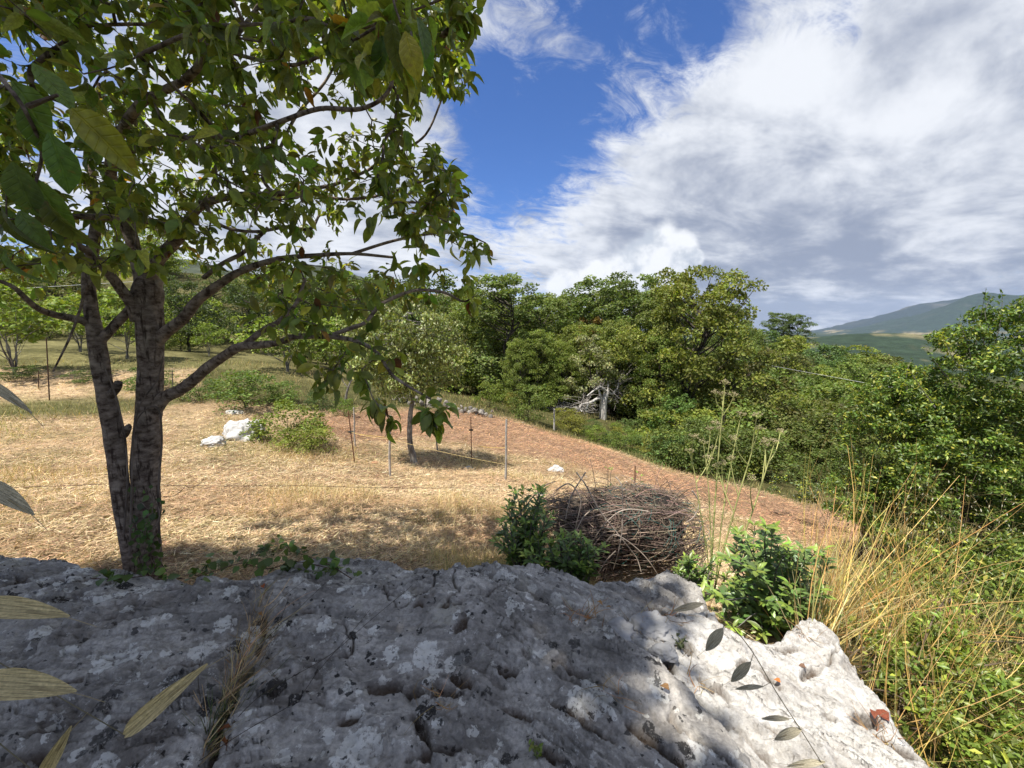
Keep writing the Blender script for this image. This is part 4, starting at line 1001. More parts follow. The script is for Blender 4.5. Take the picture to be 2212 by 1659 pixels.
for (u, d, vt, lab, tint, wf) in [(410, 24, 610, 'dark evergreen tree with a thin trunk behind the apple trunk', (1, 1, 1), 1.1), (545, 29, 612, 'dark spreading evergreen beyond the fig trees', (1.1, 1.1, 1), 1.3),
        (140, 34, 640, 'dark round evergreen on the dry grass slope', (1, 1.05, 1), 1.0), (690, 34, 600, 'grey-green evergreen rising behind the pear tree', (1.4, 1.35, 1.2), 1.1), (800, 36, 608, 'tall evergreen next to the pear tree top', (1.4, 1.4, 1.1), 1.1),
        (900, 38, 618, 'leafy evergreen closing the gap between orchard and wood', (1.5, 1.5, 1.1), 1.1), (235, 30, 628, 'bushy evergreen seen in the fork of the apple trunk', (1.3, 1.35, 1.1), 1.2), (480, 40, 590, 'leafy evergreen on the skyline past the low apple limb', (1.4, 1.4, 1.1), 1.4), (620, 44, 585, 'broad evergreen on the skyline above the fig trees', (1.4, 1.4, 1.1), 1.5), (370, 36, 596, 'tall evergreen just right of the main apple stem', (1.2, 1.25, 1.1), 1.3), (90, 48, 600, 'broad evergreen far up the slope over the fig trees', (1.2, 1.25, 1.1), 1.6), (750, 46, 592, 'broad evergreen behind the top of the pear tree', (1.5, 1.5, 1.1), 1.5), (860, 45, 598, 'evergreen filling the skyline beside the first oaks', (1.5, 1.5, 1.1), 1.5), (960, 44, 606, 'last evergreen before the oaks of the wood', (1.5, 1.5, 1.1), 1.4), (200, 54, 590, 'evergreen crown high on the slope left of the forked trunk', (1.2, 1.25, 1.1), 1.6),
        (20, 42, 625, 'dark evergreen high on the slope above the first fig tree', (1, 1, 1), 1.2), (290, 44, 600, 'evergreen crown on the skyline behind the forked trunk', (1.3, 1.3, 1.2), 1.2)]:
    l = at(u, d); s = hgt(u, vt, d, l)/6; plant_tree(DARK, 'evergreen_tree', lab, 'tree', l, (s*wf, s*wf, s), None, None, tint=tint)
# scrub on the rising slope
for i in range(58):
    d = rng.uniform(22, 62); u = rng.uniform(-150, 1040); l = at(u, d); s = rng.uniform(.7, 2.2)*(1+.014*(d-22))
    t = np.array([1.1, 1.05, .8])*rng.uniform(.7, 1.5)
    lab = ('tall ' if s > 1.15 else 'low ' if s < .8 else 'rounded ')+('pale ' if t.max() > 1.35 else 'dark ' if t.max() < .95 else '')+'scrub bush on the dry slope '+('high above the orchard' if d > 42 else 'just behind the fig trees' if d < 29 else 'behind the orchard')
    plant_tree(BUSH[rng.integers(0, 4)], 'bush', lab, 'bush', l, (s*1.1, s*1.1, s*.8), None, lab, tint=tuple(t), names=('stems', 'foliage'))
# bramble mounds
for (u, d, vt, lab, wf, tint, k) in [(520, 12.6, 806, 'big green bramble mound beyond the two white boulders', 1.75, (.95, 1.05, 1), 0), (420, 13.2, 812, 'bramble mound touching the right side of the apple trunk', 1.4, (.85, .95, 1), 1), (600, 13.6, 826, 'bramble mound between the big mound and the dark hollow', 1.3, (.95, 1.05, 1), 2),
        (690, 13.5, 838, 'dark low shrub in the hollow beside the young grey sapling', 1.2, (.55, .65, .8), 3), (735, 13.0, 862, 'low bright green leafy plant beside the young grey sapling', 1.0, (1.15, 1.3, 1), 0),
        (618, 8.9, 872, 'tangled green bush growing against the larger white boulder', 1.35, (1.25, 1.2, .9), 1), (655, 8.4, 925, 'low trailing edge of the bush by the boulders', 1.7, (1.35, 1.2, .9), 2), (40, 13.6, 790, 'low dark shrub under the first fig tree', 1.8, (.7, .75, .8), 2), (180, 14, 800, 'low dark shrub along the upper edge of the mown terrace', 2.0, (.7, .75, .8), 3), (310, 14, 796, 'low green shrub on the terrace edge behind the forked trunk', 1.8, (.8, .9, .9), 1)]:
    bush(u, d, vt, lab, tint, wf, k, 'bramble_bush')

# pear tree
def pear_tree():
    d = 9.0; loc = G(893, 1002)
    root = thing('pear_tree', 'young pear tree with a thin curved trunk standing in the mown grass', 'tree', loc)
    Y = loc[1]
    pts = np.array([P(894,1006,Y), P(892,985,Y), P(886,960,Y), P(885,925,Y), P(887,890,Y), P(892,860,Y+.05), P(890,810,Y+.1), P(884,760,Y+.1), P(880,700,Y+.05), P(878,650,Y)])
    c = spline(pts, 6); mb = MB(); mb.tube(c-loc, np.interp(np.linspace(0, 1, len(c)), [0, .06, .2, .5, 1], [.13, .085, .068, .05, .01]), 12, (1, 1, 1), .12, lump=6)
    C = []
    while len(C) < 250:
        q = norm(rng.normal(size=3))*rng.random()**.4
        p = P(878, 758, Y)+q*np.array([1.35, 1.25, 1.15]);
        if p[2] < P(0, 868, Y)[2]: continue
        C.append(p-loc)
    C = np.array(C); cl = c-loc
    for x in C[::2]:
        low = cl[(cl[:, 2] < x[2]) & (cl[:, 2] > 1.0)]
        a = low[np.linalg.norm(low-x, axis=1).argmin()] if len(low) else cl[24]
        k = spline(np.array([a, (a+x)/2+[0, 0, -.05], x]), 4); mb.tube(k, np.linspace(.014, .004, len(k)), 5, (1, 1, 1), cap=False)
    obj('trunk', mb.mesh('trunk'), M_BARK2, root)
    P_, D_, N_, C_ = clump_leaves(C, rng.uniform(.14, .3, len(C)), 46, .08, (.17, .195, .06), .3)
    D_ = norm(D_*.7+np.array([0, 0, -.6]))
    pick = rng.random(len(P_)) < .12; C_[pick] = vary((.30, .32, .14), pick.sum(), .15, .05)
    leaves_split(root, loc, [leaf_template(3, .5, .2, .3), leaf_template(3, .45, .3, .5)], P_+loc, D_, N_, rng.uniform(.07, .11, len(P_)), C_, M_SHRUB, 300)
pear_tree()
# the small sapling beside it
def sapling():
    loc = G(745, 872); Y = loc[1]; root = thing('sapling', 'bare little grey sapling at the far edge of the mown grass', 'tree', loc)
    mb = MB(); c = spline(np.array([P(745,874,Y), P(750,845,Y), P(757,825,Y), P(765,800,Y)]), 5); mb.tube(c-loc, np.linspace(.05, .012, len(c)), 7); 
    obj('trunk', mb.mesh('trunk'), M_BARK2, root)
    for q in (((752,838),(740,822),(735,800)), ((757,825),(775,812),(790,808)), ((760,815),(758,795),(750,780))):
        mb = MB(); c = spline(np.array([P(u, v, Y) for u, v in q]), 4); mb.tube(c-loc, np.linspace(.02, .006, len(c)), 5); obj('branch', mb.mesh('branch'), M_BARK2, root)
sapling()

# the bleached dead tree
def dead_tree():
    loc = G(1303, 904); loc[2] -= .05; Y = loc[1]; dv = project(loc)[1]-900
    root = thing('dead_tree', 'bleached dead tree with a split trunk and grey spreading branches', 'tree', loc)
    L_ = lambda q: np.array([P(u, v+dv, Y+dy) for u, v, dy in q])
    def br(q, r0, r1, name='branch', sides=7):
        c = spline(L_(q), 5); mb = MB(); mb.tube(c-loc, np.linspace(r0, r1, len(c)), sides, (1, 1, 1), .2, lump=3); obj(name, mb.mesh(name), M_DEAD, root); return c
    br([(1302,902,0),(1303,880,0),(1305,860,0),(1310,845,0),(1313,838,0)], .24, .13, 'trunk', 10)
    br([(1300,880,0),(1299,862,-.1),(1296,848,-.2),(1293,835,-.2)], .14, .04, 'trunk', 8)
    cs = [br([(1312,843,0),(1305,836,-.2),(1297,830,-.3),(1290,834,-.4),(1278,842,-.5),(1268,850,-.6)], .09, .03),
          br([(1300,858,0),(1290,856,-.3),(1280,862,-.6),(1270,866,-.9),(1258,868,-1.2),(1252,876,-1.4),(1257,884,-1.5)], .11, .03),
          br([(1313,840,0),(1320,846,.2),(1328,842,.3),(1334,832,.4),(1338,815,.5)], .09, .025), br([(1306,866,0),(1316,862,.3),(1328,858,.5),(1345,850,.7)], .08, .02),
          br([(1297,832,-.3),(1298,822,-.3),(1299,812,-.3)], .04, .015), br([(1313,838,0),(1314,826,0),(1313,818,0)], .05, .015), br([(1270,866,-.9),(1268,874,-1.0),(1266,882,-1.0)], .07, .04)]
    tw = MB()
    for i in range(110):
        c = cs[rng.integers(0, 4)]; a = c[rng.integers(len(c)//3, len(c))]; 
        d = norm(np.array([rng.normal(.25, .8), rng.normal(0, .6), rng.normal(.25, .45)])); l = rng.uniform(.4, 1.6)
        k = spline(np.array([a, a+d*l*.5+[0, 0, .08*l], a+d*l+rng.normal(size=3)*.15]), 3); tw.tube(k-loc, np.linspace(.012, .005, len(k)), 3, (.75, .72, .7), cap=False)
    o = obj('twigs', tw.mesh('twigs'), M_DEAD, root); o['kind'] = 'stuff'
dead_tree()
def brush_pile():
    l = G(1240, 890); root = thing('dead_branch_pile', 'pile of grey fallen branches lying behind the pale fence post', 'branches', l); mb = MB()
    for i in range(90):
        a = np.array([rng.uniform(-1.6, 1.6), rng.uniform(-.5, .5), rng.uniform(.0, .4)]); d = norm(np.array([rng.normal(0, 1), rng.normal(0, .4), rng.normal(.1, .3)])); q = rng.uniform(.5, 1.4)
        k = spline(np.array([a, a+d*q*.5+rng.normal(size=3)*.06, a+d*q]), 3); mb.tube(k, np.linspace(.02, .007, len(k)), 3, cap=False)
    o = obj('branches', mb.mesh('branches'), M_DEAD, root); o['kind'] = 'stuff'
brush_pile()

# ------------------------------------------------------------------ boulders, stone wall
def ico(sub=3):
    t = (1+5**.5)/2
    V = [(-1,t,0),(1,t,0),(-1,-t,0),(1,-t,0),(0,-1,t),(0,1,t),(0,-1,-t),(0,1,-t),(t,0,-1),(t,0,1),(-t,0,-1),(-t,0,1)]
    Fc = [(0,11,5),(0,5,1),(0,1,7),(0,7,10),(0,10,11),(1,5,9),(5,11,4),(11,10,2),(10,7,6),(7,1,8),(3,9,4),(3,4,2),(3,2,6),(3,6,8),(3,8,9),(4,9,5),(2,4,11),(6,2,10),(8,6,7),(9,8,1)]
    V = [np.array(v)/np.linalg.norm(v) for v in V]
    for _ in range(sub):
        c = {}; nf = []
        def mid(a, b):
            k = (min(a, b), max(a, b))
            if k not in c: m = V[a]+V[b]; V.append(m/np.linalg.norm(m)); c[k] = len(V)-1
            return c[k]
        for a, b, d in Fc:
            x, y, z = mid(a, b), mid(b, d), mid(d, a); nf += [(a, x, z), (b, y, x), (d, z, y), (x, y, z)]
        Fc = nf
    return np.array(V), np.array(Fc)
ICO4, ICO2 = ico(4), ico(1)
def boulder(name, label, loc, size, seed, cat='boulder', tpl=None, col=(.5, .49, .47), rough=.45, group=None):
    V, Fc = tpl or ICO4
    n = fbm(V*1.5+seed*3.1, 5, seed, .55); a = np.abs(fbm(V*2.6+seed, 4, seed+2))
    v = V*(1+rough*n[:, None]-.25*a[:, None])
    v = np.where(v[:, 2:3] < 0, v*np.array([1, 1, .35]), v)*np.array(size)
    o = obj(name, mesh(name, v, Fc, np.broadcast_to(np.array(col), v.shape)), M_STONE, None, loc); return tag(o, label, cat, group)
l = G(520, 948); boulder('boulder', 'larger rounded white limestone boulder beside the green bush in the field', l+[0, .1, .0], (.42, .36, .44), 3)
l = G(462, 962); boulder('boulder', 'smaller white limestone boulder at the foot of the larger one', l, (.27, .2, .17), 5)
l = G(505, 893); boulder('boulder', 'flat pale stone lying in the grass under the bramble mound', l, (.3, .2, .08), 8)
l = G(1200, 1018); boulder('boulder', 'small pale rock sticking out of the grass behind the brush bale', l, (.22, .15, .15), 9)
l = G(1165, 1072); boulder('loose_stone', 'small grey stone in the grass near the wooden stake', l, (.07, .05, .04), 12, 'stone', ICO4)
l = G(1010, 1012); boulder('loose_stone', 'flat whitish stone at the foot of the rusty rod', l, (.12, .08, .05), 13, 'stone', ICO4)
l = G(808, 1000); boulder('brick_fragment', 'broken reddish tile fragment lying in the dry grass', l, (.09, .07, .03), 14, 'tile', ICO4, (.42, .17, .09))
# stones lodged in the cleft of the outcrop
for i, (u, v, s, lab) in enumerate([(1410,1362,.075,'angular grey stone wedged in the cleft of the outcrop'), (1432,1412,.045,'small rounded stone in the dirt-filled hollow of the outcrop'), (1345,1372,.06,'flat grey stone lying where outcrop blocks meet')]):
    l = RK(u, v); boulder('loose_stone', lab, l, (s*1.3, s, s*.7), 20+i, 'stone', ICO4, (.34, .335, .33))
def stone_wall():
    loc = at(950, 16.8); root = thing('dry_stone_wall', 'low tumbled dry stone wall at the back of the ploughed strip', 'wall', loc)
    vs = []
    for s in range(6):
        V, Fc = ICO2; v = V*(1+.5*vnoise(V*1.4+s*7, s)[:, None]); vs.append(mesh('stone', v, Fc, np.broadcast_to(np.array([.27, .245, .21]), v.shape), smooth=False))
    for i in range(70):
        o = obj('stone', vs[i % 6], M_STONE, root); x = rng.uniform(-1.9, 2.2); yy = rng.normal(0, .18)
        o.location = (x, yy, tz(loc[0]+x, loc[1]+yy)-loc[2]+rng.choice([.05, .16, .26], p=[.5, .35, .15])); s = rng.uniform(.06, .13); o.scale = (s*1.3, s, s*.7); o.rotation_euler = tuple(rng.uniform(0, 6, 3)); o.color = (*(np.ones(3)*rng.uniform(.6, 1.3)), 1)
stone_wall()

# ------------------------------------------------------------------ stakes, rods and wires
TOPS = {}
def stake(key, name, label, cat, foot, top, r, mat, col, knob=None, wob=.0, top_d=0.0):
    l = G(*foot); Y = l[1]; t = P(top[0], top[1], Y+top_d)
    root = thing(name, label, cat, l)
    q = np.array([l-[0, 0, .15], l, l*.66+t*.34+rng.normal(size=3)*wob, l*.33+t*.67+rng.normal(size=3)*wob, t]); c = spline(q, 4)
    mb = MB(); mb.tube(c-l, np.linspace(r*1.1, r*.85, len(c)), 7, col, .12 if wob else .03, lump=12); sh_ = obj('shaft', mb.mesh('shaft'), mat, root)
    if knob:
        k = l*(1-knob)+t*knob; mb = MB(); mb.tube(np.array([k-[.05, 0, 0], k+[.05, 0, 0]])-l, .022, 7, (.05, .045, .04)); mb.tube(np.array([k-[0, 0, .03], k+[0, 0, .03]])-l, .02, 7, (.05, .045, .04)); obj('insulator', mb.mesh('insulator'), M_RUST, sh_)
    TOPS[key] = (l, t)
    return root
RUST = (.16, .07, .04); GREY = (.42, .38, .34)
stake('a', 'wooden_stake', 'pale crooked wooden stake with its foot in the green tuft left of the pear tree', 'stake', (843,1032), (843,897), .022, M_WOOD, GREY, wob=.012)
stake('b', 'wooden_stake', 'thin pale stake standing right behind the rusty rod by the bush', 'stake', (768,968), (764,880), .020, M_WOOD, GREY, wob=.01)
stake('c', 'wooden_stake', 'straight grey wooden stake carrying the end of the yellow cord', 'stake', (1092,1042), (1094,906), .022, M_WOOD, (.36, .34, .31), wob=.008)
stake('d', 'wooden_stake', 'short grey stake just right of the pear trunk', 'stake', (946,978), (944,915), .020, M_WOOD, (.3, .28, .25), wob=.01)
stake('e', 'fence_post', 'pale squared post at the far edge of the ploughed strip', 'post', (1197,930), (1197,884), .045, M_WOOD, (.5, .47, .43), wob=.0)
stake('f', 'iron_rod', 'leaning rusty iron rod with a black insulator left of the pear tree', 'rod', (766,1000), (752,888), .012, M_RUST, RUST, knob=.6)
stake('g', 'iron_rod', 'upright rusty iron rod with a black insulator right of the pear tree', 'rod', (1019,1003), (1017,900), .012, M_RUST, RUST, knob=.72)
stake('h', 'iron_rod', 'tall rusty iron rod on the mown terrace under the fig trees', 'rod', (107,866), (100,730), .016, M_RUST, (.09, .05, .035))
stake('i', 'iron_rod', 'short rusty rod half hidden beside the first tall rod', 'rod', (84,842), (83,800), .012, M_RUST, (.09, .05, .035))
stake('j', 'wooden_stake', 'short brown stake poking up behind the brush bale', 'stake', (1371,1048), (1372,1006), .022, M_WOOD, (.2, .11, .07))
stake('k', 'wooden_stake', 'thin dark stake between the forked trunk and the bramble mound', 'stake', (374,858), (372,800), .016, M_WOOD, (.13, .11, .09))
def wire(name, label, pts, r, col, cat='wire', sag=.03):
    pts = np.array(pts); out = []
    for a, b in zip(pts[:-1], pts[1:]):
        t = np.linspace(0, 1, 10, endpoint=False)[:, None]; q = a*(1-t)+b*t; q[:, 2:3] -= sag*4*t*(1-t); out.append(q)
    c = np.vstack(out+[pts[-1:]]); mb = MB(); mb.tube(c-c[0], r, 4, col, cap=False); return tag(obj(name, mb.mesh(name), M_RUST, None, c[0]), label, cat)
def mix_(k, f): return TOPS[k][0]*(1-f)+TOPS[k][1]*f
wire('cord', 'thin yellow electric fence cord strung across the grass between the stakes', [mix_('b', .35), mix_('g', .42), mix_('c', .55)], .004, (.75, .55, .16), 'cord')
wire('cord', 'pale yellow cord running from the leaning rod to the crooked stake', [mix_('f', .6), mix_('a', .62), mix_('c', .28)], .003, (.7, .55, .25), 'cord')
wire('fence_wire', 'rusty fence wire passing behind the forked apple trunk', [P(-200,1056,3.1), P(235,1045,3.2), P(650,1049,3.6), P(1010,1054,4.2)], .0022, (.10, .05, .04), 'wire', .01)
wire('overhead_cable', 'thin white cable crossing in front of the thicket on the slope', [P(1590,775,30), P(1650,787,27), P(1890,831,17), P(1960,842,15)], .008, (.6, .61, .6), 'cable', .0)
wire('overhead_cable', 'thin pale cable in front of the slope left of the apple trunk', [P(-100,632,24), P(128,618,26), P(330,606,30)], .010, (.7, .7, .7), 'cable', .0)
wire('grass_wire', 'loose dark wire leaning away from the right side of the apple trunk', [P(352,1072,2.42), P(400,1050,2.7), P(440,1036,3.0)], .0022, (.08, .05, .04))

# ------------------------------------------------------------------ bale of vine prunings
def bale():
    Y = 3.12; cen = P(1336, 1146, Y); R = .355; Lh = .57; gz = tz(cen[0], cen[1])
    cen[2] = max(cen[2], gz+R*.95); loc = np.array([cen[0], cen[1], gz])
    root = thing('brush_bale', 'round bale of dry tangled vine prunings lying behind the rock', 'bale', loc)
    ax = norm(np.array([1, .22, -.03])); e1 = norm(np.cross(ax, [0, 0, 1])); e2 = np.cross(e1, ax)*1.0
    if e2[2] < 0: e2 = -e2
    def pt(a, th, r):
        k = 1+.05*math.sin(6.1*a+1.3*math.sin(th))+.05*math.sin(9*a+2*th)+.04*math.sin(3*th+4*a)
        sq = 1-.20*max(0, math.sin(th))**2                       # settled flat on top
        if a > .2: k *= 1-.16*(a-.2)/.4*max(0, math.sin(th))
        k *= .93/(abs(math.cos(th))**3.4+abs(math.sin(th))**3.4)**(1/3.4)
        return cen+ax*a+e1*(r*k*math.cos(th)*1.0)+e2*(r*k*sq*math.sin(th))
    # the packed inside, coloured near black for the shade between the sticks
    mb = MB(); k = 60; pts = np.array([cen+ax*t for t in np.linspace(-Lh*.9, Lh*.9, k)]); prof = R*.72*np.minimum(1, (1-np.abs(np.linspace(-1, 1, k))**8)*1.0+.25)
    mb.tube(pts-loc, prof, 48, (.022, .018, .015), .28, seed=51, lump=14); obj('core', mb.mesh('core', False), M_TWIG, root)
    def stick(kind):
        s = rng.random()
        th = rng.uniform(0, 6.28); a = rng.uniform(-Lh, Lh); r = R*rng.uniform(.72, 1.05)
        if kind == 0: dth = rng.normal(0, .35); da = rng.normal(0, .42)            # lying along the bale
        elif kind == 1: dth = rng.normal(0, 1.3); da = rng.normal(0, .18)         # bent round it
        else: dth = rng.normal(0, .5); da = rng.normal(0, .3)
        n = 7; q = []
        ph = rng.uniform(0, 6.28); w = rng.uniform(.01, .035)
        for i in range(n):
            t = i/(n-1); aa = a+da*(t-.5)*1.6; out = max(0, abs(aa)-Lh*.98); 
            rr = r+w*math.sin(ph+4*t)+(kind == 2)*.10*t*t
            rr = rr*(1-.22*min(1, max(0, (abs(aa)-Lh*.9)/(Lh*.3))))
            q.append(pt(float(np.clip(aa, -Lh*1.12, Lh*1.12)), th+dth*(t-.5), rr))
        q = np.array(q); q[:, 2] = np.maximum(q[:, 2], gz+.01)
        return q
    def colr(): 
        b = np.array([.165, .122, .095])*math.exp(rng.normal(0, .35)); 
        return np.clip(b*(1+rng.normal(0, .06, 3)), .03, .6)
    mb = MB()
    for i in range(1500):
        q = stick(rng.choice([0, 1, 2], p=[.62, .28, .10])); mb.tube(q-loc, np.linspace(rng.uniform(.0018, .0034), .0012, len(q)), 3, colr(), cap=False)
    o = obj('prunings', mb.mesh('prunings'), M_TWIG, root); o['kind'] = 'stuff'
    def one_twig(q, r0, r1, c):
        mb = MB(); mb.tube(spline(q, 2)-loc, np.linspace(r0, r1, (len(q)-1)*2+1), 4, c); obj('twig', mb.mesh('twig'), M_TWIG, root)
    for i in range(250):   # the ones on the face that looks at the rock
        th = rng.uniform(math.pi*.35, math.pi*1.25) if e1[1] > 0 else rng.uniform(-.25*math.pi, .65*math.pi)
        a = rng.uniform(-Lh, Lh); k = rng.choice([0, 1], p=[.6, .4]); dth = rng.normal(0, .3 if k == 0 else 1.0); da = rng.normal(0, .4 if k == 0 else .15); w = rng.uniform(.005, .03); ph = rng.uniform(0, 6.28)
        q = np.array([pt(float(np.clip(a+da*(t-.5)*1.5, -Lh*1.08, Lh*1.08)), th+dth*(t-.5), R*rng.uniform(.985, 1.05)+w*math.sin(ph+4*t)) for t in np.linspace(0, 1, 5)]); q[:, 2] = np.maximum(q[:, 2], gz+.01)
        one_twig(q, rng.uniform(.0022, .0042), .0015, colr()*1.1)
    # the long canes that cross the front, read off the photograph
    for q in ([(1245,1020),(1268,1052),(1290,1095),(1320,1135),(1352,1175),(1375,1205),(1385,1235)], [(1330,1030),(1343,1050),(1345,1100),(1343,1150),(1335,1195),(1325,1230)], [(1200,1060),(1230,1045),(1255,1080),(1245,1130),(1240,1180)],
              [(1265,1020),(1240,1060),(1228,1090),(1222,1120)], [(1290,1095),(1262,1115),(1245,1145),(1222,1180)], [(1400,1105),(1360,1100),(1330,1110),(1300,1140),(1280,1170)], [(1310,1170),(1330,1155),(1370,1180),(1400,1210),(1420,1240)], [(1330,1190),(1310,1210),(1295,1235)],
              [(1120,1115),(1150,1075),(1175,1050),(1200,1040)], [(1075,1152),(1110,1160),(1145,1158),(1170,1140)], [(1495,1060),(1510,1085),(1500,1115),(1480,1130)]):
        q = np.array([P(u, v, Y-.42-.0*i+rng.normal(0, .015)) for i, (u, v) in enumerate(q)]); one_twig(spline(q, 2), .0055, .003, np.array([.34, .28, .23]))
    # loose ends along the top
    for i in range(90):
        a = rng.uniform(-Lh*1.1, Lh*1.15); th = math.pi/2+rng.normal(0, .55); p0 = pt(a, th, R*.98); d = norm(np.array([rng.normal(.1, .9), rng.normal(0, .4), abs(rng.normal(.25, .25))])); l_ = rng.uniform(.12, .36)
        one_twig(np.array([p0, p0+d*l_*.5+[0, 0, .03], p0+d*l_+[0, 0, -.01]]), .003, .0014, colr()*1.1)
    # green net
    nb = MB()
    for i in range(60):
        th0 = rng.uniform(-.6, 2.6); a0 = rng.uniform(-.15, Lh); dth = rng.normal(0, .7); da = rng.normal(0, .25)
        q = np.array([pt(float(np.clip(a0+da*t, -Lh, Lh*1.08)), th0+dth*t, R*(1.03+.05*math.sin(7*t+i))) for t in np.linspace(0, 1, 8)]); q[:, 2] = np.maximum(q[:, 2], gz+.01); nb.tube(q-loc, .0016, 3, (.05, .16, .14), cap=False)
    o = obj('net', nb.mesh('net'), M_TWIG, root, None); o['kind'] = 'stuff'; o['label'] = 'torn dark green plastic net'
bale()

# ------------------------------------------------------------------ laurels and other leafy shrubs close by
LAUREL = [leaf_template(5, .34, .14, .12, waist=.5, petiole=.06), leaf_template(5, .32, .24, .25, .02, waist=.5, petiole=.06), leaf_template(5, .38, .10, .05, -.02, waist=.48, petiole=.06)]
def stem_shrub(name, label, foot, tips, tpl, leaf, nleaf, col, mat, npart, cat='shrub', bark=None, young=(.20, .28, .05), spread=.75, low=.25, loc=None, r=.006, stemcol=(.8, .8, .8)):
    loc = np.asarray(foot) if loc is None else loc
    root = thing(name, label, cat, loc); mb = MB(); LP, LD, LN, LS, LC = [], [], [], [], []
    for t in tips:
        t = np.asarray(t); a = loc+np.array([rng.normal(0, .05), rng.normal(0, .05), -.03]); h = np.linalg.norm(t-a)
        mid = a*.45+t*.55+rng.normal(size=3)*.05*h+np.array([0, 0, .06*h]); c = spline(np.array([a, mid, t]), 8); mb.tube(c-loc, np.linspace(r, r*.35, len(c)), 5, stemcol, cap=False)
        n = max(6, int(nleaf*rng.uniform(.75, 1.25))); s = np.sort(low+(1-low)*rng.random(n)**.75); s[-4:] = 1.0
        idx = s*(len(c)-1); i0 = np.minimum(idx.astype(int), len(c)-2); f = (idx-i0)[:, None]; p = c[i0]*(1-f)+c[i0+1]*f; tg = norm(c[i0+1]-c[i0])
        ang = np.arange(n)*2.4+rng.random(); out = np.stack([np.cos(ang), np.sin(ang), 0*ang], 1)
        d = norm(out*spread+tg*.55+randn(n)*.18); nn = norm(np.array([0, 0, 1.0])-d*.2+tg*.3+randn(n)*.2)
        cc = vary(col, n, .18, .07); yg = s > .93; cc[yg] = vary(young, yg.sum(), .2, .07)
        LP.append(p); LD.append(d); LN.append(nn); LS.append(leaf*rng.uniform(.7, 1.15, n)*np.where(yg, .8, 1)); LC.append(cc)
    o = obj('stems', mb.mesh('stems'), bark or M_BARK2, root); o['kind'] = 'stuff'
    leaves_split(root, loc, tpl, np.vstack(LP), np.vstack(LD), np.vstack(LN), np.concatenate(LS), np.vstack(LC), mat, npart)
    return root
def px_tips(lst, d0, d1): return [P(u, v, rng.uniform(d0, d1)) for u, v in lst]
LCOL = (.115, .185, .048)
def jig(lst, n, s): return [(u+rng.normal(0, s), v+abs(rng.normal(0, s))*.8) for u, v in lst for _ in range(n)]
stem_shrub('laurel_bush', 'glossy laurel bush growing against the left end of the brush bale', np.array([*P(1140,1235,2.75)[:2], tz(*P(1140,1235,2.75)[:2])]), px_tips(jig([(1095,1085),(1112,1058),(1150,1048),(1168,1058),(1092,1125),(1125,1100),(1180,1110),(1150,1120),(1105,1150),(1160,1150),(1085,1165),(1135,1165),(1110,1190),(1150,1190)], 4, 10), 2.5, 2.95), LAUREL, .070, 22, LCOL, M_GLOSSY, 200)
stem_shrub('laurel_bush', 'glossy laurel shoots in front of the bale just over the rock', np.array([*P(1235,1250,2.5)[:2], tz(*P(1235,1250,2.5)[:2])]), px_tips(jig([(1240,1152),(1270,1170),(1288,1182),(1205,1150),(1175,1170),(1222,1190),(1280,1215),(1250,1215),(1190,1200),(1150,1195),(1215,1215),(1170,1220)], 4, 10), 2.35, 2.6), LAUREL, .068, 20, LCOL, M_GLOSSY, 200)
stem_shrub('laurel_bush', 'large glossy laurel bush filling the gap behind the white end of the rock', np.array([*P(1680,1400,2.3)[:2], tz(*P(1680,1400,2.3)[:2])]), px_tips(jig([(1650,1135),(1700,1175),(1768,1180),(1640,1180),(1600,1150),(1690,1220),(1740,1245),(1780,1265),(1580,1200),(1620,1250),(1660,1285),(1700,1295),(1750,1310),(1600,1320),(1560,1290),(1670,1330),(1640,1230),(1710,1330),(1790,1310),(1580,1250),(1560,1325),(1600,1345),(1640,1350),(1690,1350),(1545,1265),(1740,1320),(1720,1280)], 5, 14), 1.85, 2.55), LAUREL, .072, 22, LCOL, M_GLOSSY, 300)
stem_shrub('laurel_bush', 'small dark laurel sprig under the right end of the bale', np.array([*P(1490,1265,2.5)[:2], tz(*P(1490,1265,2.5)[:2])]), px_tips(jig([(1480,1215),(1500,1200),(1520,1225),(1465,1230),(1510,1245),(1540,1210)], 4, 8), 2.4, 2.6), LAUREL, .06, 16, LCOL, M_GLOSSY, 100)
stem_shrub('laurel_sprig', 'young laurel sprig rising above the top of the bale', np.array([*P(1380,1100,4.2)[:2], tz(*P(1380,1100,4.2)[:2])]), px_tips([(1376,1022),(1384,1030),(1366,1036)], 4.1, 4.3), LAUREL, .06, 12, (.09, .15, .035), M_GLOSSY, 60)
stem_shrub('laurel_sprig', 'small upright laurel sprig above the middle of the bale', np.array([*P(1318,1100,4.2)[:2], tz(*P(1318,1100,4.2)[:2])]), px_tips([(1313,1013),(1320,1016)], 4.1, 4.3), LAUREL, .055, 10, (.09, .15, .035), M_GLOSSY, 40)

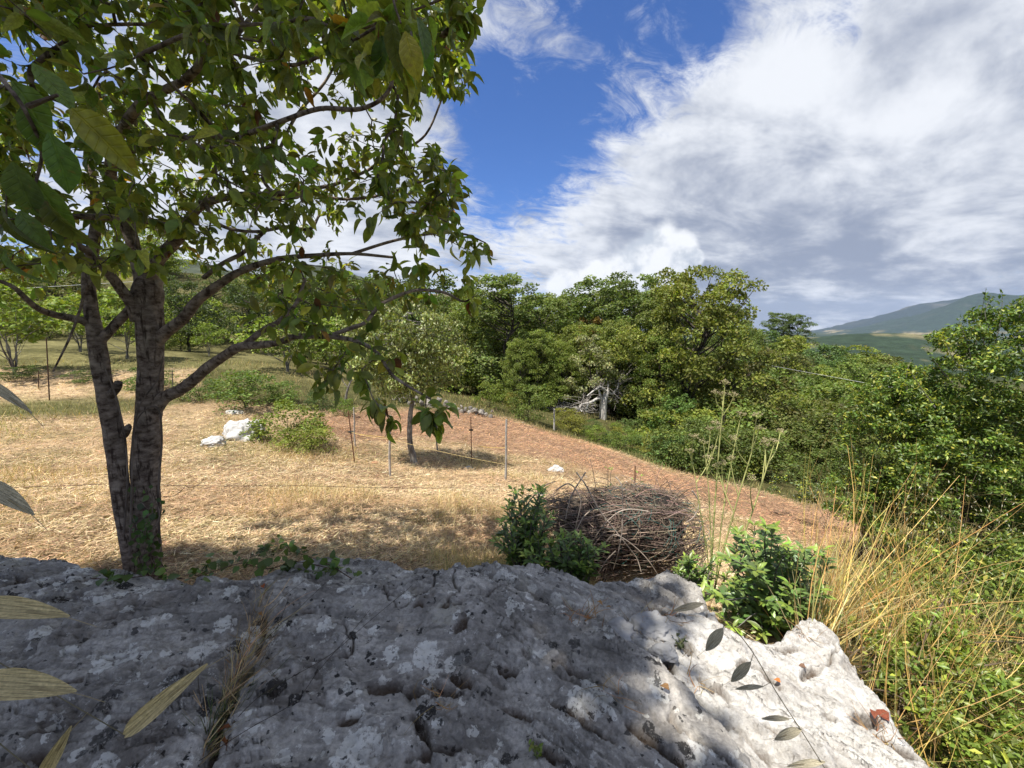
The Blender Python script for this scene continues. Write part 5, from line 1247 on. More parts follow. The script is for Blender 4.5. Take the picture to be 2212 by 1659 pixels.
SMALLLEAF = [leaf_template(3, .46, .2, .15, waist=.5), leaf_template(3, .42, .3, .3, waist=.5)]
def hedge(name, label, foot, blobs, n, leaf, col, npart, cat='shrub', shoots=(), young=(.34, .37, .06)):
    """a dense shrub: many small leaves over a volume, stems inside, shoots out of the top"""
    loc = np.asarray(foot); root = thing(name, label, cat, loc); mb = MB(); C = []; Rr = []
    tot = sum(b[1][0]*b[1][2] for b in blobs)
    for c, rad in blobs:
        m = int(n/85*rad[0]*rad[2]/tot)
        for _ in range(m):
            q = norm(rng.normal(size=3))*rng.uniform(.45, 1)**.5; x = c+q*np.array(rad); C.append(x); Rr.append(rng.uniform(.10, .2)*np.mean(rad)**.6)
    C = np.array(C)
    for x in C[::7]:
        a = loc+np.array([rng.normal(0, .12), rng.normal(0, .12), -.05]); k = spline(np.array([a, a*.5+x*.5+np.array([0, 0, .15]), x]), 4); mb.tube(k-loc, np.linspace(.006, .002, len(k)), 4, (.6, .5, .4), cap=False)
    P_, D_, N_, C_ = clump_leaves(C, Rr, 85, leaf, col, .26)
    fresh = rng.random(len(P_)) < .15; C_[fresh] = vary(young, fresh.sum(), .2, .08)  # a random share of leaves takes the young leaf colour
    for (a, b) in shoots:
        k = spline(np.array([a, (a+b)/2+rng.normal(size=3)*.04, b]), 5); mb.tube(k-loc, np.linspace(.008, .002, len(k)), 4, cap=False)
        m = 46; s = rng.random(m); p = a+(b-a)*s[:, None]+rng.normal(size=(m, 3))*.03*(1.2-s[:, None]); P_ = np.vstack([P_, p]); D_ = np.vstack([D_, norm(randn(m)*.8+norm(b-a)*.8)]); N_ = np.vstack([N_, norm(randn(m)*.6+[0, 0, 1])]); C_ = np.vstack([C_, vary(young if rng.random() < .5 else col, m, .2, .08)])
    o = obj('stems', mb.mesh('stems'), M_BARK2, root); o['kind'] = 'stuff'
    leaves_split(root, loc, SMALLLEAF, P_, D_, N_, leaf*rng.uniform(.7, 1.3, len(P_)), C_, M_SHRUB, npart)
gz = lambda u, d: at(u, d)
SC1 = (.10, .155, .028)
hedge('plum_thicket', 'tall wild plum thicket rising above the dry stems at the slope edge', gz(2120, 5.2), [(P(2110,960,5.2), (.85, .7, .85)), (P(2145,790,5.2), (.72, .55, .75)), (P(2190,720,5.2), (.5, .45, .5)), (P(2230,850,5.0), (.6, .6, 1.0)), (P(2060,1060,5.1), (.8, .7, .7)), (P(2250,1080,4.9), (.8, .7, .8)), (P(2160,1150,5.0), (.9, .6, .5))], 40000, .055, SC1, 300,
      shoots=[(P(2130,760,5.2), P(2128,632,5.2)), (P(2150,740,5.2), P(2165,628,5.2)), (P(2110,760,5.1), P(2100,668,5.1)), (P(2180,740,5.2), P(2195,650,5.2)), (P(2080,800,5.1), P(2035,720,5.1)), (P(2060,830,5.1), P(2000,752,5.1)), (P(2200,700,5.1), P(2210,640,5.1)), (P(2100,790,5.1), P(2070,690,5.1)), (P(2020,880,5.1), P(1965,800,5.2)), (P(2140,720,5.2), P(2140,640,5.2))])
hedge('plum_thicket', 'lower wild plum thicket spreading toward the ploughed strip', gz(1930, 5.9), [(P(1925,960,5.9), (.75, .6, .75)), (P(1890,1080,5.8), (.65, .6, .5)), (P(1990,1040,5.7), (.7, .6, .7)), (P(1960,880,5.9), (.6, .5, .6)), (P(1900,880,5.9), (.45, .45, .5)), (P(2010,900,5.8), (.6, .5, .7))], 28000, .055, (.10, .155, .028), 200,
      shoots=[(P(1900,880,5.9), P(1885,800,5.9)), (P(1930,860,5.9), P(1925,790,5.9)), (P(1960,850,5.9), P(1968,775,5.9)), (P(1880,930,5.9), P(1850,860,5.9)), (P(1860,990,5.9), P(1835,950,5.9))])
hedge('hedge_shrub', 'low bright leafy shrub under the golden grass stems beside the rock', np.array([1.75, 1.75, tz(1.75, 1.75)]), [(P(2090,1500,1.6), (.34, .3, .25)), (P(2190,1430,1.75), (.42, .35, .3)), (P(2130,1620,1.35), (.28, .22, .2)), (P(2010,1580,1.5), (.14, .2, .2)), (P(2250,1570,1.5), (.35, .3, .28)), (P(1990,1440,1.95), (.22, .25, .22)), (P(2060,1690,1.25), (.2, .2, .2))], 11000, .032, (.15, .20, .036), 300)
hedge('hedge_shrub', 'tangled leafy shrub between the laurel and the wild plum thicket', np.array([*P(1960,1330,2.9)[:2], tz(*P(1960,1330,2.9)[:2])]), [(P(1960,1310,2.9), (.45, .35, .3)), (P(2080,1260,3.2), (.55, .4, .4)), (P(2180,1260,3.2), (.5, .4, .4)), (P(1860,1400,2.4), (.25, .2, .2)), (P(1990,1230,3.6), (.5, .4, .3)), (P(1930,1380,2.3), (.3, .25, .2))], 9000, .046, (.12, .165, .032), 250)
hedge('hedge_shrub', 'grey-green twiggy shrub at the near corner of the ploughed strip', gz(1830, 8.2), [(P(1850,1090,8.2), (.6, .5, .4)), (P(1790,1070,8.8), (.6, .5, .35)), (P(1720,1050,9.6), (.6, .5, .3))], 4000, .07, (.085, .115, .035), 100)

# ------------------------------------------------------------------ fennel
def fennel():
    base = RK(1537, 1300); base[2] -= .01; Y = base[1]
    root = thing('fennel_plant', 'tall green fennel with thin branching stems and dry flower heads', 'plant', base)
    col = (.50, .50, .20)
    def stem(q, r0, r1, name='stem'):
        c = spline(np.array([P(u, v, Y+dy) for u, v, dy in q]), 6); mb = MB(); mb.tube(c-base, np.linspace(r0, r1, len(c)), 6, col); return obj(name, mb.mesh(name), M_DRY, root), c
    S = [[(1536,1300,0),(1538,1200,.02),(1545,1080,.04),(1554,960,.05),(1560,900,.05),(1566,832,.06)], [(1540,1290,0),(1560,1200,-.02),(1590,1090,-.05),(1620,990,-.06),(1638,930,-.06)], [(1541,1300,0),(1575,1230,-.05),(1620,1120,-.1),(1650,1030,-.12),(1672,960,-.12)],
         [(1534,1300,0),(1528,1200,.05),(1512,1100,.08),(1500,1020,.1),(1490,980,.1)], [(1538,1295,0),(1536,1180,.08),(1530,1050,.1),(1520,960,.1)], [(1542,1298,0),(1560,1120,0),(1580,1000,.02),(1600,900,.03)]]
    tips = []
    for i, q in enumerate(S):
        st, c = stem(q, .0062 if i < 3 else .0042, .0026); tips.append(c[-1])
        for k in range(4 if i < 3 else 2):
            a = c[int(len(c)*rng.uniform(.45, .9))]; d = norm(np.array([rng.normal(0, .5), rng.normal(0, .3), 1.0])); e = a+d*rng.uniform(.12, .3)
            kk = spline(np.array([a, (a+e)/2+np.array([d[0]*.03, 0, 0]), e]), 5); mb = MB(); mb.tube(kk-base, np.linspace(.0038, .0022, len(kk)), 5, col); obj('side_stem', mb.mesh('side_stem'), M_DRY, st); tips.append(e)
    for t in tips:
        mb = MB(); 
        for k in range(13):
            d = norm(np.array([rng.normal(0, .75), rng.normal(0, .75), 1.0])); e = t+d*rng.uniform(.022, .04); mb.tube(np.array([t, (t+e)/2, e])-base, .0008, 3, col, cap=False)
            for j in range(5):
                f = e+rng.normal(size=3)*.004; V, Fc = ICO2; mb.add(V*rng.uniform(.0015, .003)+f-base, Fc, (.42, .36, .22))
        o = obj('flower_head', mb.mesh('flower_head'), M_DRY, root); o['kind'] = 'stuff'
    # feathery leaves near the foot
    mb = MB()
    for k in range(260):
        q = S[rng.integers(0, len(S))]; f = rng.uniform(0, .6); i = f*(len(q)-1); i0 = int(i); u = q[i0][0]*(1-(i-i0))+q[i0+1][0]*(i-i0); v = q[i0][1]*(1-(i-i0))+q[i0+1][1]*(i-i0)
        a = P(u, v, Y); d = norm(randn(1)[0]+np.array([0, 0, .5])); e = a+d*rng.uniform(.03, .12); mb.tube(np.array([a, (a+e)/2+[0, 0, .008], e])-base, .0009, 3, (.15, .22, .06), cap=False)
    o = obj('leaf_threads', mb.mesh('leaf_threads'), M_DRY, root); o['kind'] = 'stuff'
fennel()

# ------------------------------------------------------------------ golden grass stems and wild oats
def blades(mb, base, tip, bend, w, col, seg=5):
    """thin ribbons from base to tip, bowed; three-sided cross ribbon"""
    n = len(base); t = np.linspace(0, 1, seg)[None, :, None]
    c = base[:, None]*(1-t)+tip[:, None]*t+bend[:, None]*(4*t*(1-t))
    d = norm(tip-base); s = norm(np.cross(d, randn(n))); ww = (w[:, None, None]*(1-.75*t))
    V = np.stack([c-s[:, None]*ww, c+s[:, None]*ww], 2).reshape(n, seg*2, 3)
    i = np.arange(seg-1)*2; f = np.stack([i, i+1, i+3, i+2], 1); Fq = (f[None]+np.arange(n)[:, None, None]*seg*2).reshape(-1, 4)
    mb.add(V.reshape(-1, 3), Fq, np.repeat(col, seg*2, 0))
def golden():
    mb = MB(); n = 420
    bx = rng.uniform(1.25, 3.4, n); by = rng.uniform(1.7, 3.3, n); bx = np.where(bx > by*1.35, by*1.3*rng.random(n), bx); bx = np.maximum(bx, .83*by)
    base = np.stack([bx, by, terrain(bx, by)], 1)
    az = rng.uniform(0, 6.28, n); el = np.where(rng.random(n) < .6, rng.uniform(.8, 1.5, n), rng.uniform(.25, .8, n)); L_ = rng.uniform(.6, 1.35, n)
    d = np.stack([np.cos(az)*np.cos(el), np.sin(az)*np.cos(el), np.sin(el)], 1); tip = base+d*L_[:, None]
    u, v, z = project(tip); ok = (z > 1.0) & (u > 1740) & (np.linalg.norm(tip, axis=1) > 1)
    base, tip = base[ok], tip[ok]; m = len(base)
    blades(mb, base, tip, rng.normal(0, .05, (m, 3)), rng.uniform(.0018, .0034, m), vary((.60, .40, .15), m, .3, .1), 6)
    k = 260; by = rng.uniform(1.15, 2.0, k); bx = by*rng.uniform(.98, 1.5, k); base = np.stack([bx, by, terrain(bx, by)], 1); az = rng.uniform(0, 6.28, k); el = rng.uniform(.5, 1.4, k); tip = base+np.stack([np.cos(az)*np.cos(el), np.sin(az)*np.cos(el), np.sin(el)], 1)*rng.uniform(.5, .95, k)[:, None]
    u, v, z = project(tip); ok = (z > .8) & (u > 1900); base, tip = base[ok], tip[ok]; k = len(base); blades(mb, base, tip, rng.normal(0, .04, (k, 3)), rng.uniform(.0010, .0020, k), vary((.58, .39, .14), k, .3, .1), 6)
    k = 1000; bx = rng.uniform(1.0, 3.6, k); by = rng.uniform(1.6, 3.6, k); bx = np.maximum(bx, .84*by); base = np.stack([bx, by, terrain(bx, by)], 1); tip = base+np.stack([rng.normal(0, .22, k), rng.normal(0, .2, k), rng.uniform(.25, .7, k)], 1)
    blades(mb, base, tip, rng.normal(0, .04, (k, 3)), rng.uniform(.0012, .0028, k), vary((.52, .40, .20), k, .35, .1), 5)
    loc = np.array([2.2, 2.5, tz(2.2, 2.5)]); V = np.vstack(mb.v)-loc
    o = obj('dry_grass', mesh('dry_grass', V, mb.f, np.vstack(mb.c)), M_DRY, None, loc); o['kind'] = 'stuff'; tag(o, 'tangle of golden dry grass stems beside the white end of the rock', 'grass')
golden()
SPK = leaf_template(5, .26, .5, .05, waist=.42)
def oat(label, foot, top, npk, sz, col, group=None, spread=.12, drop=.35, dirn=None):
    foot = np.asarray(foot); top = np.asarray(top); root = thing('wild_oat', label, 'grass', foot, group)
    c = spline(np.array([foot, foot*.5+top*.5+rng.normal(size=3)*.02, top]), 8); mb = MB(); mb.tube(c-foot, np.linspace(.0016, .0006, len(c)), 4, (.42, .33, .15), cap=False); obj('stem', mb.mesh('stem'), M_DRY, root)
    me = mesh('spikelet', SPK[0], SPK[1], np.ones((len(SPK[0]), 3))); br = MB()
    for k in range(npk):
        a = c[int(len(c)*(1-drop*rng.random()))-1]; p = a+np.array([rng.normal(0, spread), rng.normal(0, spread*.6), rng.normal(0, spread*.35)]); br.tube(np.array([a, (a+p)/2+[0, 0, .01], p])-foot, .0004, 3, (.42, .33, .15), cap=False)
        d = norm(np.array([rng.normal(.3, .4), rng.normal(0, .3), -1.0])) if dirn is None else norm(np.array(dirn)+rng.normal(size=3)*.25)
        Rm = frames(d[None], norm(rng.normal(size=3)+np.array([0, -1, .3]))[None])[0]; M = np.eye(4); M[:3, :3] = Rm*sz*rng.uniform(.8, 1.15); M[:3, 3] = p-foot
        o = obj('spikelet', me, M_DRY, root); o.matrix_local = Matrix(M.tolist()); o.color = (*col, 1)
    if br.n: o = obj('stalks', br.mesh('stalks'), M_DRY, root); o['kind'] = 'stuff'
for i in range(9):
    u = [1960, 2030, 2060, 2100, 2140, 2175, 2005, 2080, 2190][i]; v = [1040, 1010, 1070, 1050, 1080, 1040, 1110, 1120, 1110][i]; d = 3.3+.15*(i % 3)
    t = P(u, v, d); f = np.array([t[0]-.1, t[1]-.05, tz(t[0]-.1, t[1]-.05)]); oat('wild oat stalk with pale hanging spikelets in front of the wild plum thicket', f, t, 22, .026, (.72, .68, .55), 'wild oats before the plum thicket')
# the oat that leans across the front of the rock
M_SPK = plain_mat('oat_husk', .75, 0, 30, .8, 1.2, 0)
def husk(m):
    N = m.node_tree.nodes; L = m.node_tree.links; b = N['Principled BSDF']; tc = N.new('ShaderNodeTexCoord'); mp = N.new('ShaderNodeMapping'); mp.inputs['Scale'].default_value = (70, 2.5, 1); L.new(tc.outputs['Object'], mp.inputs[0])
    nz = N.new('ShaderNodeTexNoise'); nz.inputs['Scale'].default_value = 1; nz.inputs['Detail'].default_value = 5; L.new(mp.outputs[0], nz.inputs['Vector'])
    mr = N.new('ShaderNodeMapRange'); L.new(nz.outputs['Fac'], mr.inputs[0]); mr.inputs[1].default_value = .35; mr.inputs[2].default_value = .65; mr.inputs[3].default_value = .55; mr.inputs[4].default_value = 1.25
    src = b.inputs['Base Color'].links[0].from_socket; v = N.new('ShaderNodeVectorMath'); v.operation = 'SCALE'; L.new(src, v.inputs[0]); L.new(mr.outputs[0], v.inputs['Scale']); L.new(v.outputs[0], b.inputs['Base Color'])
    bp = N.new('ShaderNodeBump'); bp.inputs['Strength'].default_value = .6; bp.inputs['Distance'].default_value = .01; L.new(nz.outputs['Fac'], bp.inputs['Height']); L.new(bp.outputs[0], b.inputs['Normal'])
husk(M_SPK)
def near_oat(label, stem_px, spk, r=.0007):
    pts = np.array([P(*q) for q in stem_px]); foot = pts[0]; root = thing('wild_oat', label, 'grass', foot)
    c = spline(pts, 8); mb = MB(); mb.tube(c-foot, r, 5, (.17, .15, .10)); st_ = obj('stem', mb.mesh('stem'), M_DRY, root)
    for (a, b, w, col) in spk:
        A = P(*a); B = P(*b); L_ = np.linalg.norm(B-A)
        V, Fq = leaf_template(11, w*.85, .35, .06, waist=.36 if A[0] < 0 else .47); o_ = mesh('spikelet', V, Fq, np.ones((len(V), 3))); d = norm(B-A)
        vd = norm(CAM-(A+B)/2); Rm = frames(d[None], norm(vd+np.array([.3, 0, .5]))[None])[0]; M = np.eye(4); M[:3, :3] = Rm*L_; M[:3, 3] = A-foot
        s = obj('spikelet', o_, M_SPK, root); s.matrix_local = Matrix(M.tolist()); s.color = (*col, 1)
        aw = MB(); e = norm(B-A); sd = norm(np.cross(e, vd)); aw.tube(spline(np.array([A+e*L_*.55, B-e*L_*.02+sd*L_*.03, B+e*L_*.35+sd*L_*.10]), 4)-foot, np.linspace(r*.5, r*.3, 9), 4, (.35, .28, .16)); obj('awn', aw.mesh('awn'), M_DRY, root)
        j = np.linalg.norm(c-A, axis=1).argmin(); mb = MB(); mb.tube(np.array([c[j], (c[j]+A)/2, A])-foot, r*.7, 4, (.17, .15, .10)); obj('stalk', mb.mesh('stalk'), M_DRY, st_)
g = (.46, .41, .29)
f0 = RK(1800, 1690)
near_oat('wild oat with flat dark spikelets leaning across the sunlit end of the rock', [(1800,1690,.55),(1745,1600,.55),(1680,1500,.55),(1620,1400,.56),(1560,1330,.58)],
         [((1562,1357,.56),(1524,1407,.55),.42,g), ((1622,1430,.55),(1578,1474,.55),.36,g), ((1648,1483,.55),(1588,1488,.55),.20,g), ((1704,1553,.55),(1645,1552,.55),.22,g), ((1732,1575,.55),(1672,1598,.55),.34,g), ((1782,1646,.55),(1700,1655,.55),.20,g), ((1520,1304,.6),(1452,1320,.6),.24,(.3, .27, .2))])
p_ = (.58, .47, .24)
near_oat('pale straw-coloured wild oat hanging close over the left end of the rock', [(-260,1700,.34),(-200,1400,.32),(-150,1100,.3),(-120,850,.3),(-90,800,.3)],
         [((-60,1310,.26),(150,1328,.27),.30,p_), ((-60,1480,.26),(165,1490,.27),.36,p_), ((270,1588,.30),(440,1438,.31),.20,p_), ((-50,1040,.28),(75,1110,.28),.32,(.5, .43, .28)), ((-40,820,.3),(70,890,.3),.20,(.5, .43, .28)), ((90,1680,.3),(150,1575,.3),.22,p_)])

# ------------------------------------------------------------------ ivy and creeping vine
def ivy():
    loc = P(330, 1235, 2.3); loc[2] = tz(loc[0], loc[1]); root = thing('ivy', 'green ivy climbing the foot of the apple trunk', 'ivy', loc)
    P_ = []; mb = MB()
    for k in range(5):
        u0 = 300+rng.uniform(-10, 45); q = np.array([P(u0+rng.normal(0, 8), v, 2.29-.02*(v < 1200)) for v in (1235, 1190, 1150, 1110, 1075-12*k)]); c = spline(q, 6); mb.tube(c-loc, .003, 4, cap=False); P_.append(c[rng.integers(0, len(c), 18)]+rng.normal(size=(18, 3))*.02)
    obj('stems', mb.mesh('stems'), M_BARK, root)['kind'] = 'stuff'
    P_ = np.vstack(P_); n = len(P_)
    leaves_split(root, loc, [leaf_template(4, .85, .1, .1, waist=.35)], P_, norm(randn(n)*.5+np.array([0, -.3, -1])), norm(randn(n)*.4+np.array([.2, -1, .3])), rng.uniform(.025, .05, n), vary((.06, .10, .022), n, .25, .08), M_SHRUB, 120)
    # bare ivy stems on the trunk
    for i, q in enumerate([[(268,1150,2.27),(275,1050,2.26),(272,960,2.26),(262,900,2.26),(245,840,2.26),(225,790,2.27)], [(345,1180,2.31),(342,1060,2.30),(350,950,2.31),(340,880,2.30),(300,900,2.28),(285,960,2.28)], [(280,1200,2.26),(284,1080,2.26),(287,960,2.27),(300,880,2.29),(340,820,2.32),(352,770,2.33)]]):
        c = spline(np.array([P(*k) for k in q]), 6); mb = MB(); mb.tube(c-loc, np.linspace(.006, .003, len(c)), 5, (.7, .6, .55)); obj('stem', mb.mesh('stem'), M_BARK2, root)
    loc2 = RK(560, 1250); root = thing('creeping_vine', 'creeping vine with heart-shaped leaves over the ledge behind the rock', 'vine', loc2); P_ = []
    for k, q in enumerate([[(410,1262),(450,1240),(500,1225),(560,1205),(600,1195),(660,1200)], [(430,1260),(520,1235),(580,1240),(640,1225),(720,1240)], [(200,1262),(260,1265),(330,1255),(400,1262)], [(560,1215),(590,1200),(640,1205),(700,1225),(760,1262)]]):
        c = spline(np.array([(RK(u, v)+np.array([0, 0, .03])) for u, v in q]), 7); mb = MB(); mb.tube(c-loc2, .0025, 5, (.5, .35, .3)); obj('stem', mb.mesh('stem'), M_BARK, root); m = 60 if k != 2 else 26; P_.append(c[rng.integers(0, len(c), m)]+rng.normal(size=(m, 3))*np.array([.035, .03, .02])+np.array([0, 0, .015]))
    P_ = np.vstack(P_); n = len(P_)
    leaves_split(root, loc2, [leaf_template(5, .85, .1, .12, waist=.32), leaf_template(5, .8, .16, .2, waist=.34)], P_, norm(randn(n)*.7+np.array([0, -.4, -.1])), norm(randn(n)*.35+np.array([0, -.35, 1])), rng.uniform(.028, .065, n), vary((.075, .12, .025), n, .22, .08), M_SHRUB, 150)
ivy()

# ------------------------------------------------------------------ dry growth in the clefts of the rock
def cleft_grass():
    mb = MB(); pts = []
    line = np.array([(560,1290),(545,1360),(525,1420),(505,1470),(485,1530),(465,1590),(440,1640)])
    n = 330; s = rng.random(n)**.7*(len(line)-1); i = np.minimum(s.astype(int), len(line)-2); f = (s-i)[:, None]; q = line[i]*(1-f)+line[i+1]*f+rng.normal(0, 9, (n, 2))
    B = np.array([RK(u, v) for u, v in q]); B[:, 2] -= .015; T = B+np.stack([rng.normal(.04, .06, n), rng.normal(.03, .05, n), rng.uniform(.04, .13, n)], 1)
    c = vary((.36, .26, .15), n, .35, .08); g_ = q[:, 1] > 1540; g_ &= rng.random(n) < .5; c[g_] = vary((.08, .10, .04), g_.sum(), .2, .08)
    blades(mb, B, T, rng.normal(0, .012, (n, 3)), rng.uniform(.0009, .0020, n), c, 5)
    for (u, v, m) in [(1320,1500,14),(940,1510,14),(1740,1370,14),(1250,1330,30),(1385,1352,40),(1440,1330,26),(1530,1310,40),(1940,1570,50),(1900,1590,30),(1500,1470,16),(1480,1420,16)]:
        c0 = RK(u, v); B = c0+np.stack([rng.normal(0, .03, m), rng.normal(0, .02, m), rng.normal(-.01, .004, m)], 1); T = B+np.stack([rng.normal(0, .05, m), rng.normal(0, .04, m), rng.uniform(.005, .08, m)], 1)
        blades(mb, B, T, rng.normal(0, .01, (m, 3)), rng.uniform(.0009, .0019, m), vary((.34, .20, .10), m, .3, .1), 4)
    # thin bent stalks across the face of the rock
    for q in [[(470,1600),(560,1540),(640,1490),(720,1430),(800,1360),(880,1290),(930,1240)], [(520,1460),(580,1400),(640,1340),(680,1300),(740,1240)], [(430,1650),(540,1600),(640,1545),(690,1480),(760,1400),(800,1340)], [(540,1370),(600,1320),(660,1270)], [(445,1580),(432,1500),(440,1430)], [(560,1440),(600,1380),(625,1310)]]:
        c = np.array([RK(u, v) for u, v in q])+np.array([0, 0, .035]); c[0][2] -= .035; c = spline(c, 7); mb.tube(c, .0009, 4, (.06, .045, .035), cap=False)
    loc = RK(500, 1480); V = np.vstack(mb.v)-loc; o = obj('cleft_grass', mesh('cleft_grass', V, mb.f, np.vstack(mb.c)), M_DRY, None, loc); o['kind'] = 'stuff'; tag(o, 'withered grass and thin stalks growing in the clefts of the rock', 'grass')
cleft_grass()
DEADLEAF = [leaf_template(4, .6, .3, .4, .05), leaf_template(4, .7, .45, .3, -.06)]
dm = [mesh('fallen_leaf', t[0], t[1], np.ones((len(t[0]), 3))) for t in DEADLEAF]
for k, (u, v, s, c) in enumerate([(568,1272,.03,(.33,.09,.03)),(1290,1310,.03,(.34,.20,.09)),(1320,1318,.025,(.34,.2,.09)),(1265,1345,.03,(.30,.14,.06)),(1392,1360,.03,(.36,.2,.08)),(1405,1352,.03,(.36,.22,.1)),(1420,1362,.03,(.3,.16,.07)),(1685,1487,.022,(.5,.17,.05)),(1885,1545,.04,(.22,.07,.04)),(1920,1565,.045,(.24,.07,.04)),(1960,1590,.04,(.24,.08,.05)),(1740,1455,.03,(.2,.12,.08)),
                                    (500,1580,.04,(.2,.07,.03)),(480,1610,.04,(.22,.08,.03)),(535,1430,.035,(.3,.17,.08)),(560,1330,.02,(.35,.17,.06)),(850,1218,.03,(.4,.17,.05)),(40,1145,.05,(.3,.1,.05)),(700,1090,.04,(.36,.2,.08)),(1445,1500,.03,(.3,.17,.08))]):
    p = RK(u, v) if v > 1215 else G(u, v); o = obj('fallen_leaf', dm[k % 2], M_DRY, None, p+np.array([0, 0, .012])); o.scale = (s,)*3; o.rotation_euler = (rng.normal(0, .4), rng.normal(0, .4), rng.uniform(0, 6.28)); o.color = (*c, 1)
    tag(o, 'curled brown dead leaf lying in a hollow of the rock' if v > 1215 else 'curled brown dead leaf lying on the mown grass', 'leaf', 'dead leaves on the rock' if v > 1215 else 'dead leaves on the grass')
# small green weeds on the rock
def weed(label, u, v, n, h, col):
    b = RK(u, v)-np.array([0, 0, .006]); root = thing('weed', label, 'plant', b); mb = MB(); P_, D_ = [], []
    for k in range(n):
        t = b+np.array([rng.normal(0, h*.35), rng.normal(0, h*.3), h*rng.uniform(.5, 1)]); c = spline(np.array([b, b*.5+t*.5+rng.normal(size=3)*.006, t]), 4); mb.tube(c-b, .0011, 4, (.25, .28, .12)); P_.append(c[rng.integers(1, len(c), 7)]); D_.append(norm(randn(7)+[0, 0, .6]))
    o = obj('stems', mb.mesh('stems'), M_DRY, root); o['kind'] = 'stuff'; P_ = np.vstack(P_); D_ = np.vstack(D_); m = len(P_)
    leaves_split(root, b, [leaf_template(4, .5, .2, .1)], P_, D_, norm(randn(m)*.5+[0, -.3, 1]), rng.uniform(.008, .02, m), vary(col, m, .2, .1), M_SHRUB, 60)
weed('tiny yellow-green seedling rooted in the front face of the rock', 1160, 1640, 4, .07, (.17, .2, .04)); weed('tuft of dark green fern in the cleft of the outcrop', 1470, 1400, 7, .05, (.05, .07, .03)); weed('small grey-green weed at the right rim of the sunlit rock', 2020, 1600, 8, .10, (.11, .14, .05))

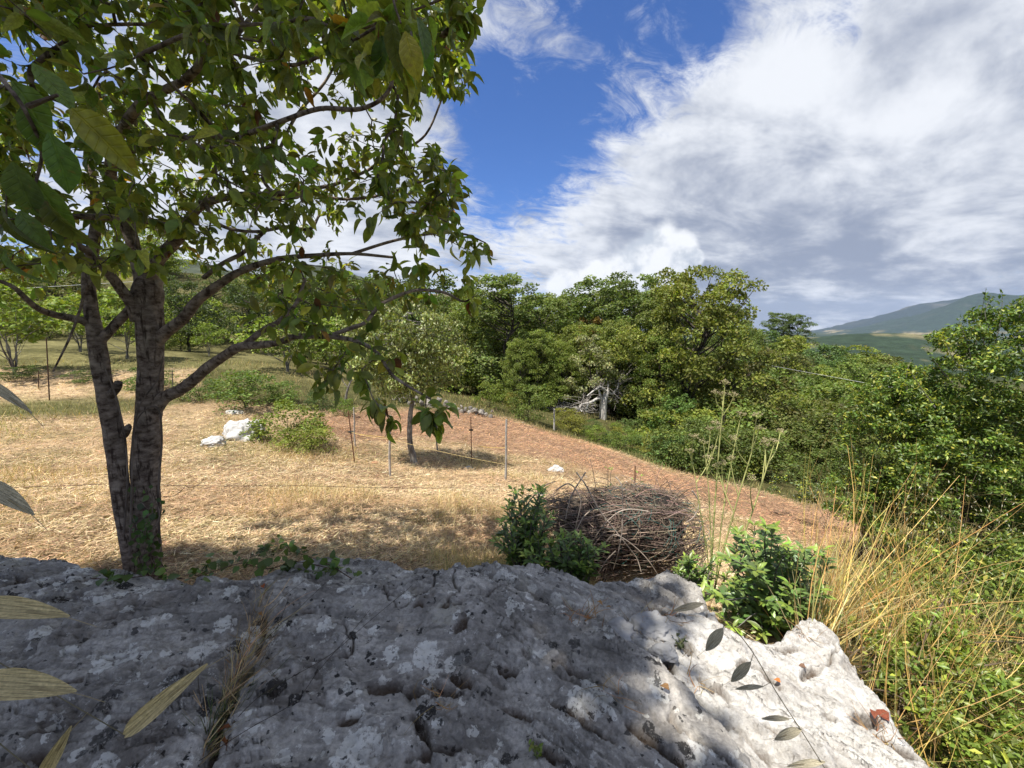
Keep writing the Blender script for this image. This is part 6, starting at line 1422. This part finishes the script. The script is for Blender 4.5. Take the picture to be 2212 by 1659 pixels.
# ------------------------------------------------------------------ mown straw, stubble and grass of the field
def field_grass():
    mb = MB()
    def place(n, r0, r1, a0=-64, a1=62):
        r = np.exp(rng.uniform(math.log(r0), math.log(r1), n)); a = np.radians(rng.uniform(a0, a1, n)); return r*np.sin(a), r*np.cos(a), r
    # cut straw lying flat
    x, y, r = place(330000, 2.1, 24); f = pdist(x, y, FIELD) < -.02; up = pdist(x, y, UPPER) < 0; ok = f | up; x, y, r = x[ok], y[ok], r[ok]; n = len(x)
    s = sst(pdist(x, y, STRIP)+.45*fbm(xyz(x, y)*1.6, 3, 37), .3, -.5)
    cl = fbm(xyz(x, y)*1.1, 3, 131); z = terrain(x, y)
    k = 1+r/9; L_ = rng.uniform(.03, .10, n)*k**.7; az = rng.uniform(0, 6.28, n); el = np.abs(rng.normal(.12, .18, n))
    # the mower left the straw in swathes running across
    az = np.where(rng.random(n) < .45, rng.normal(-.25, .5, n), az)
    base = np.stack([x, y, z+rng.uniform(0, .03, n)*k], 1); d = np.stack([np.cos(az)*np.cos(el), np.sin(az)*np.cos(el), np.sin(el)], 1); tip = base+d*L_[:, None]
    w = rng.uniform(.0014, .0030, n)*k; sd = norm(np.cross(d, np.array([0, 0, 1.])+randn(n)*.4))*w[:, None]
    c1 = vary((.60, .46, .295), n, .30, .05); c2 = vary((.48, .285, .165), n, .34, .07); br = vary((.27, .175, .105), n, .3, .08)
    bd = (sst(fbm(xyz(x*.35+.25*y, y*1.5-.3*x), 4, 137), .02, .22)*.75)[:, None]; c1 = c1*(1-bd)+vary((.47, .315, .19), n, .3, .06)*bd
    c = c1*(1-s[:, None])+c2*s[:, None]; dark = rng.random(n) < .18+.5*sst(cl+.3*fbm(xyz(x, y)*4, 3, 133), -.05, .4); c[dark] = br[dark]
    V = np.stack([base-sd, base+sd, tip], 1).reshape(-1, 3); mb.add(V, np.arange(n*3).reshape(-1, 3), np.repeat(c, 3, 0))
    # stubble and tufts standing up, greener in patches
    x, y, r = place(150000, 2.1, 22); ok = (pdist(x, y, FIELD) < 0) & (pdist(x, y, STRIP)+.3*fbm(xyz(x, y)*2, 3, 7) > -.05); x, y, r = x[ok], y[ok], r[ok]; p = xyz(x, y); m1 = fbm(p*.75, 4, 141); keep = rng.random(len(x)) < np.clip(.25+2.4*m1, .05, 1); x, y, r, m1 = x[keep], y[keep], r[keep], m1[keep]; n = len(x)
    k = 1+r/10; h = rng.uniform(.03, .10, n)*(1+2.2*np.clip(m1, 0, .6))*k**.4; base = np.stack([x, y, terrain(x, y)-.01], 1); tip = base+np.stack([rng.normal(0, .4, n)*h, rng.normal(0, .4, n)*h, h], 1)
    gr = sst(fbm(xyz(x, y)*.5, 4, 151)+.25*rng.normal(size=n), -.02, .42)[:, None]; c = vary((.60, .47, .26), n, .25, .06)*(1-gr)+vary((.22, .235, .07), n, .25, .08)*gr
    sd = norm(np.cross(tip-base, randn(n)))*(rng.uniform(.0014, .0026, n)*k)[:, None]; V = np.stack([base-sd, base+sd, tip], 1).reshape(-1, 3); mb.add(V, np.arange(n*3).reshape(-1, 3), np.repeat(c, 3, 0))
    loc = np.array([-1, 6, tz(-1, 6)]); V = np.vstack(mb.v)-loc
    o = obj('mown_grass', mesh('mown_grass', V, mb.f, np.vstack(mb.c), False), M_DRY, None, loc); o['kind'] = 'stuff'; tag(o, 'cut dry straw and stubble covering the mown field', 'grass')
    # rank grass on the banks and field edges
    mb = MB(); x, y, r = place(120000, 5, 34); e = pdist(x, y, FIELD); pn = fbm(xyz(x, y)*.9, 3, 161)
    az = np.degrees(np.arctan2(x, y)); ok = (e > -.25+.3*pn) & (e < 9) & (pdist(x, y, UPPER) > .1) & ((e < 1.4) | (az < 6) | ((az < 22) & (r > 17) & (r < 27))); x, y, r, e = x[ok], y[ok], r[ok], e[ok]; n = len(x)
    k = 1+r/12; h = rng.uniform(.08, .26, n)*(1+.4*pn[ok]); base = np.stack([x, y, terrain(x, y)-.02], 1); tip = base+np.stack([rng.normal(0, .35, n)*h, rng.normal(0, .35, n)*h, h], 1)
    gr = sst(fbm(xyz(x, y)*.45, 4, 171)+.3*rng.normal(size=n), -.25, .35)[:, None]; c = vary((.46, .36, .17), n, .3, .07)*(1-gr)+vary((.18, .20, .07), n, .3, .08)*gr
    sd = norm(np.cross(tip-base, randn(n)))*(rng.uniform(.002, .004, n)*k)[:, None]; V = np.stack([base-sd, base+sd, tip], 1).reshape(-1, 3); mb.add(V, np.arange(n*3).reshape(-1, 3), np.repeat(c, 3, 0))
    loc = np.array([-4, 13, tz(-4, 13)]); V = np.vstack(mb.v)-loc
    o = obj('rank_grass', mesh('rank_grass', V, mb.f, np.vstack(mb.c), False), M_DRY, None, loc); o['kind'] = 'stuff'; tag(o, 'uncut yellow-green grass on the banks around the field', 'grass')
field_grass()

# ------------------------------------------------------------------ the air
def haze():
    m = bpy.data.materials.new('haze'); m.use_nodes = True; N = m.node_tree.nodes; N.clear(); out = N.new('ShaderNodeOutputMaterial'); v = N.new('ShaderNodeVolumePrincipled')
    v.inputs['Color'].default_value = (.62, .76, 1.0, 1); v.inputs['Density'].default_value = 4e-5; m.node_tree.links.new(v.outputs[0], out.inputs['Volume'])
    X = 9600; z0 = -130; z1 = 560; V = [(x, y, z) for z in (z0, z1) for y in (-X, X) for x in (-X, X)]
    o = obj('haze', mesh('haze', V, np.array([(0, 2, 3, 1), (4, 5, 7, 6), (0, 1, 5, 4), (2, 6, 7, 3), (0, 4, 6, 2), (1, 3, 7, 5)]), None, False), m); o['kind'] = 'stuff'; tag(o, 'thin bluish summer haze over the valley', 'haze')
haze()

# a group of one is no group
_n = {}
for o in COL.objects:
    if 'group' in o: _n[o['group']] = _n.get(o['group'], 0)+1
for o in COL.objects:
    if 'group' in o and _n[o['group']] < 2: del o['group']
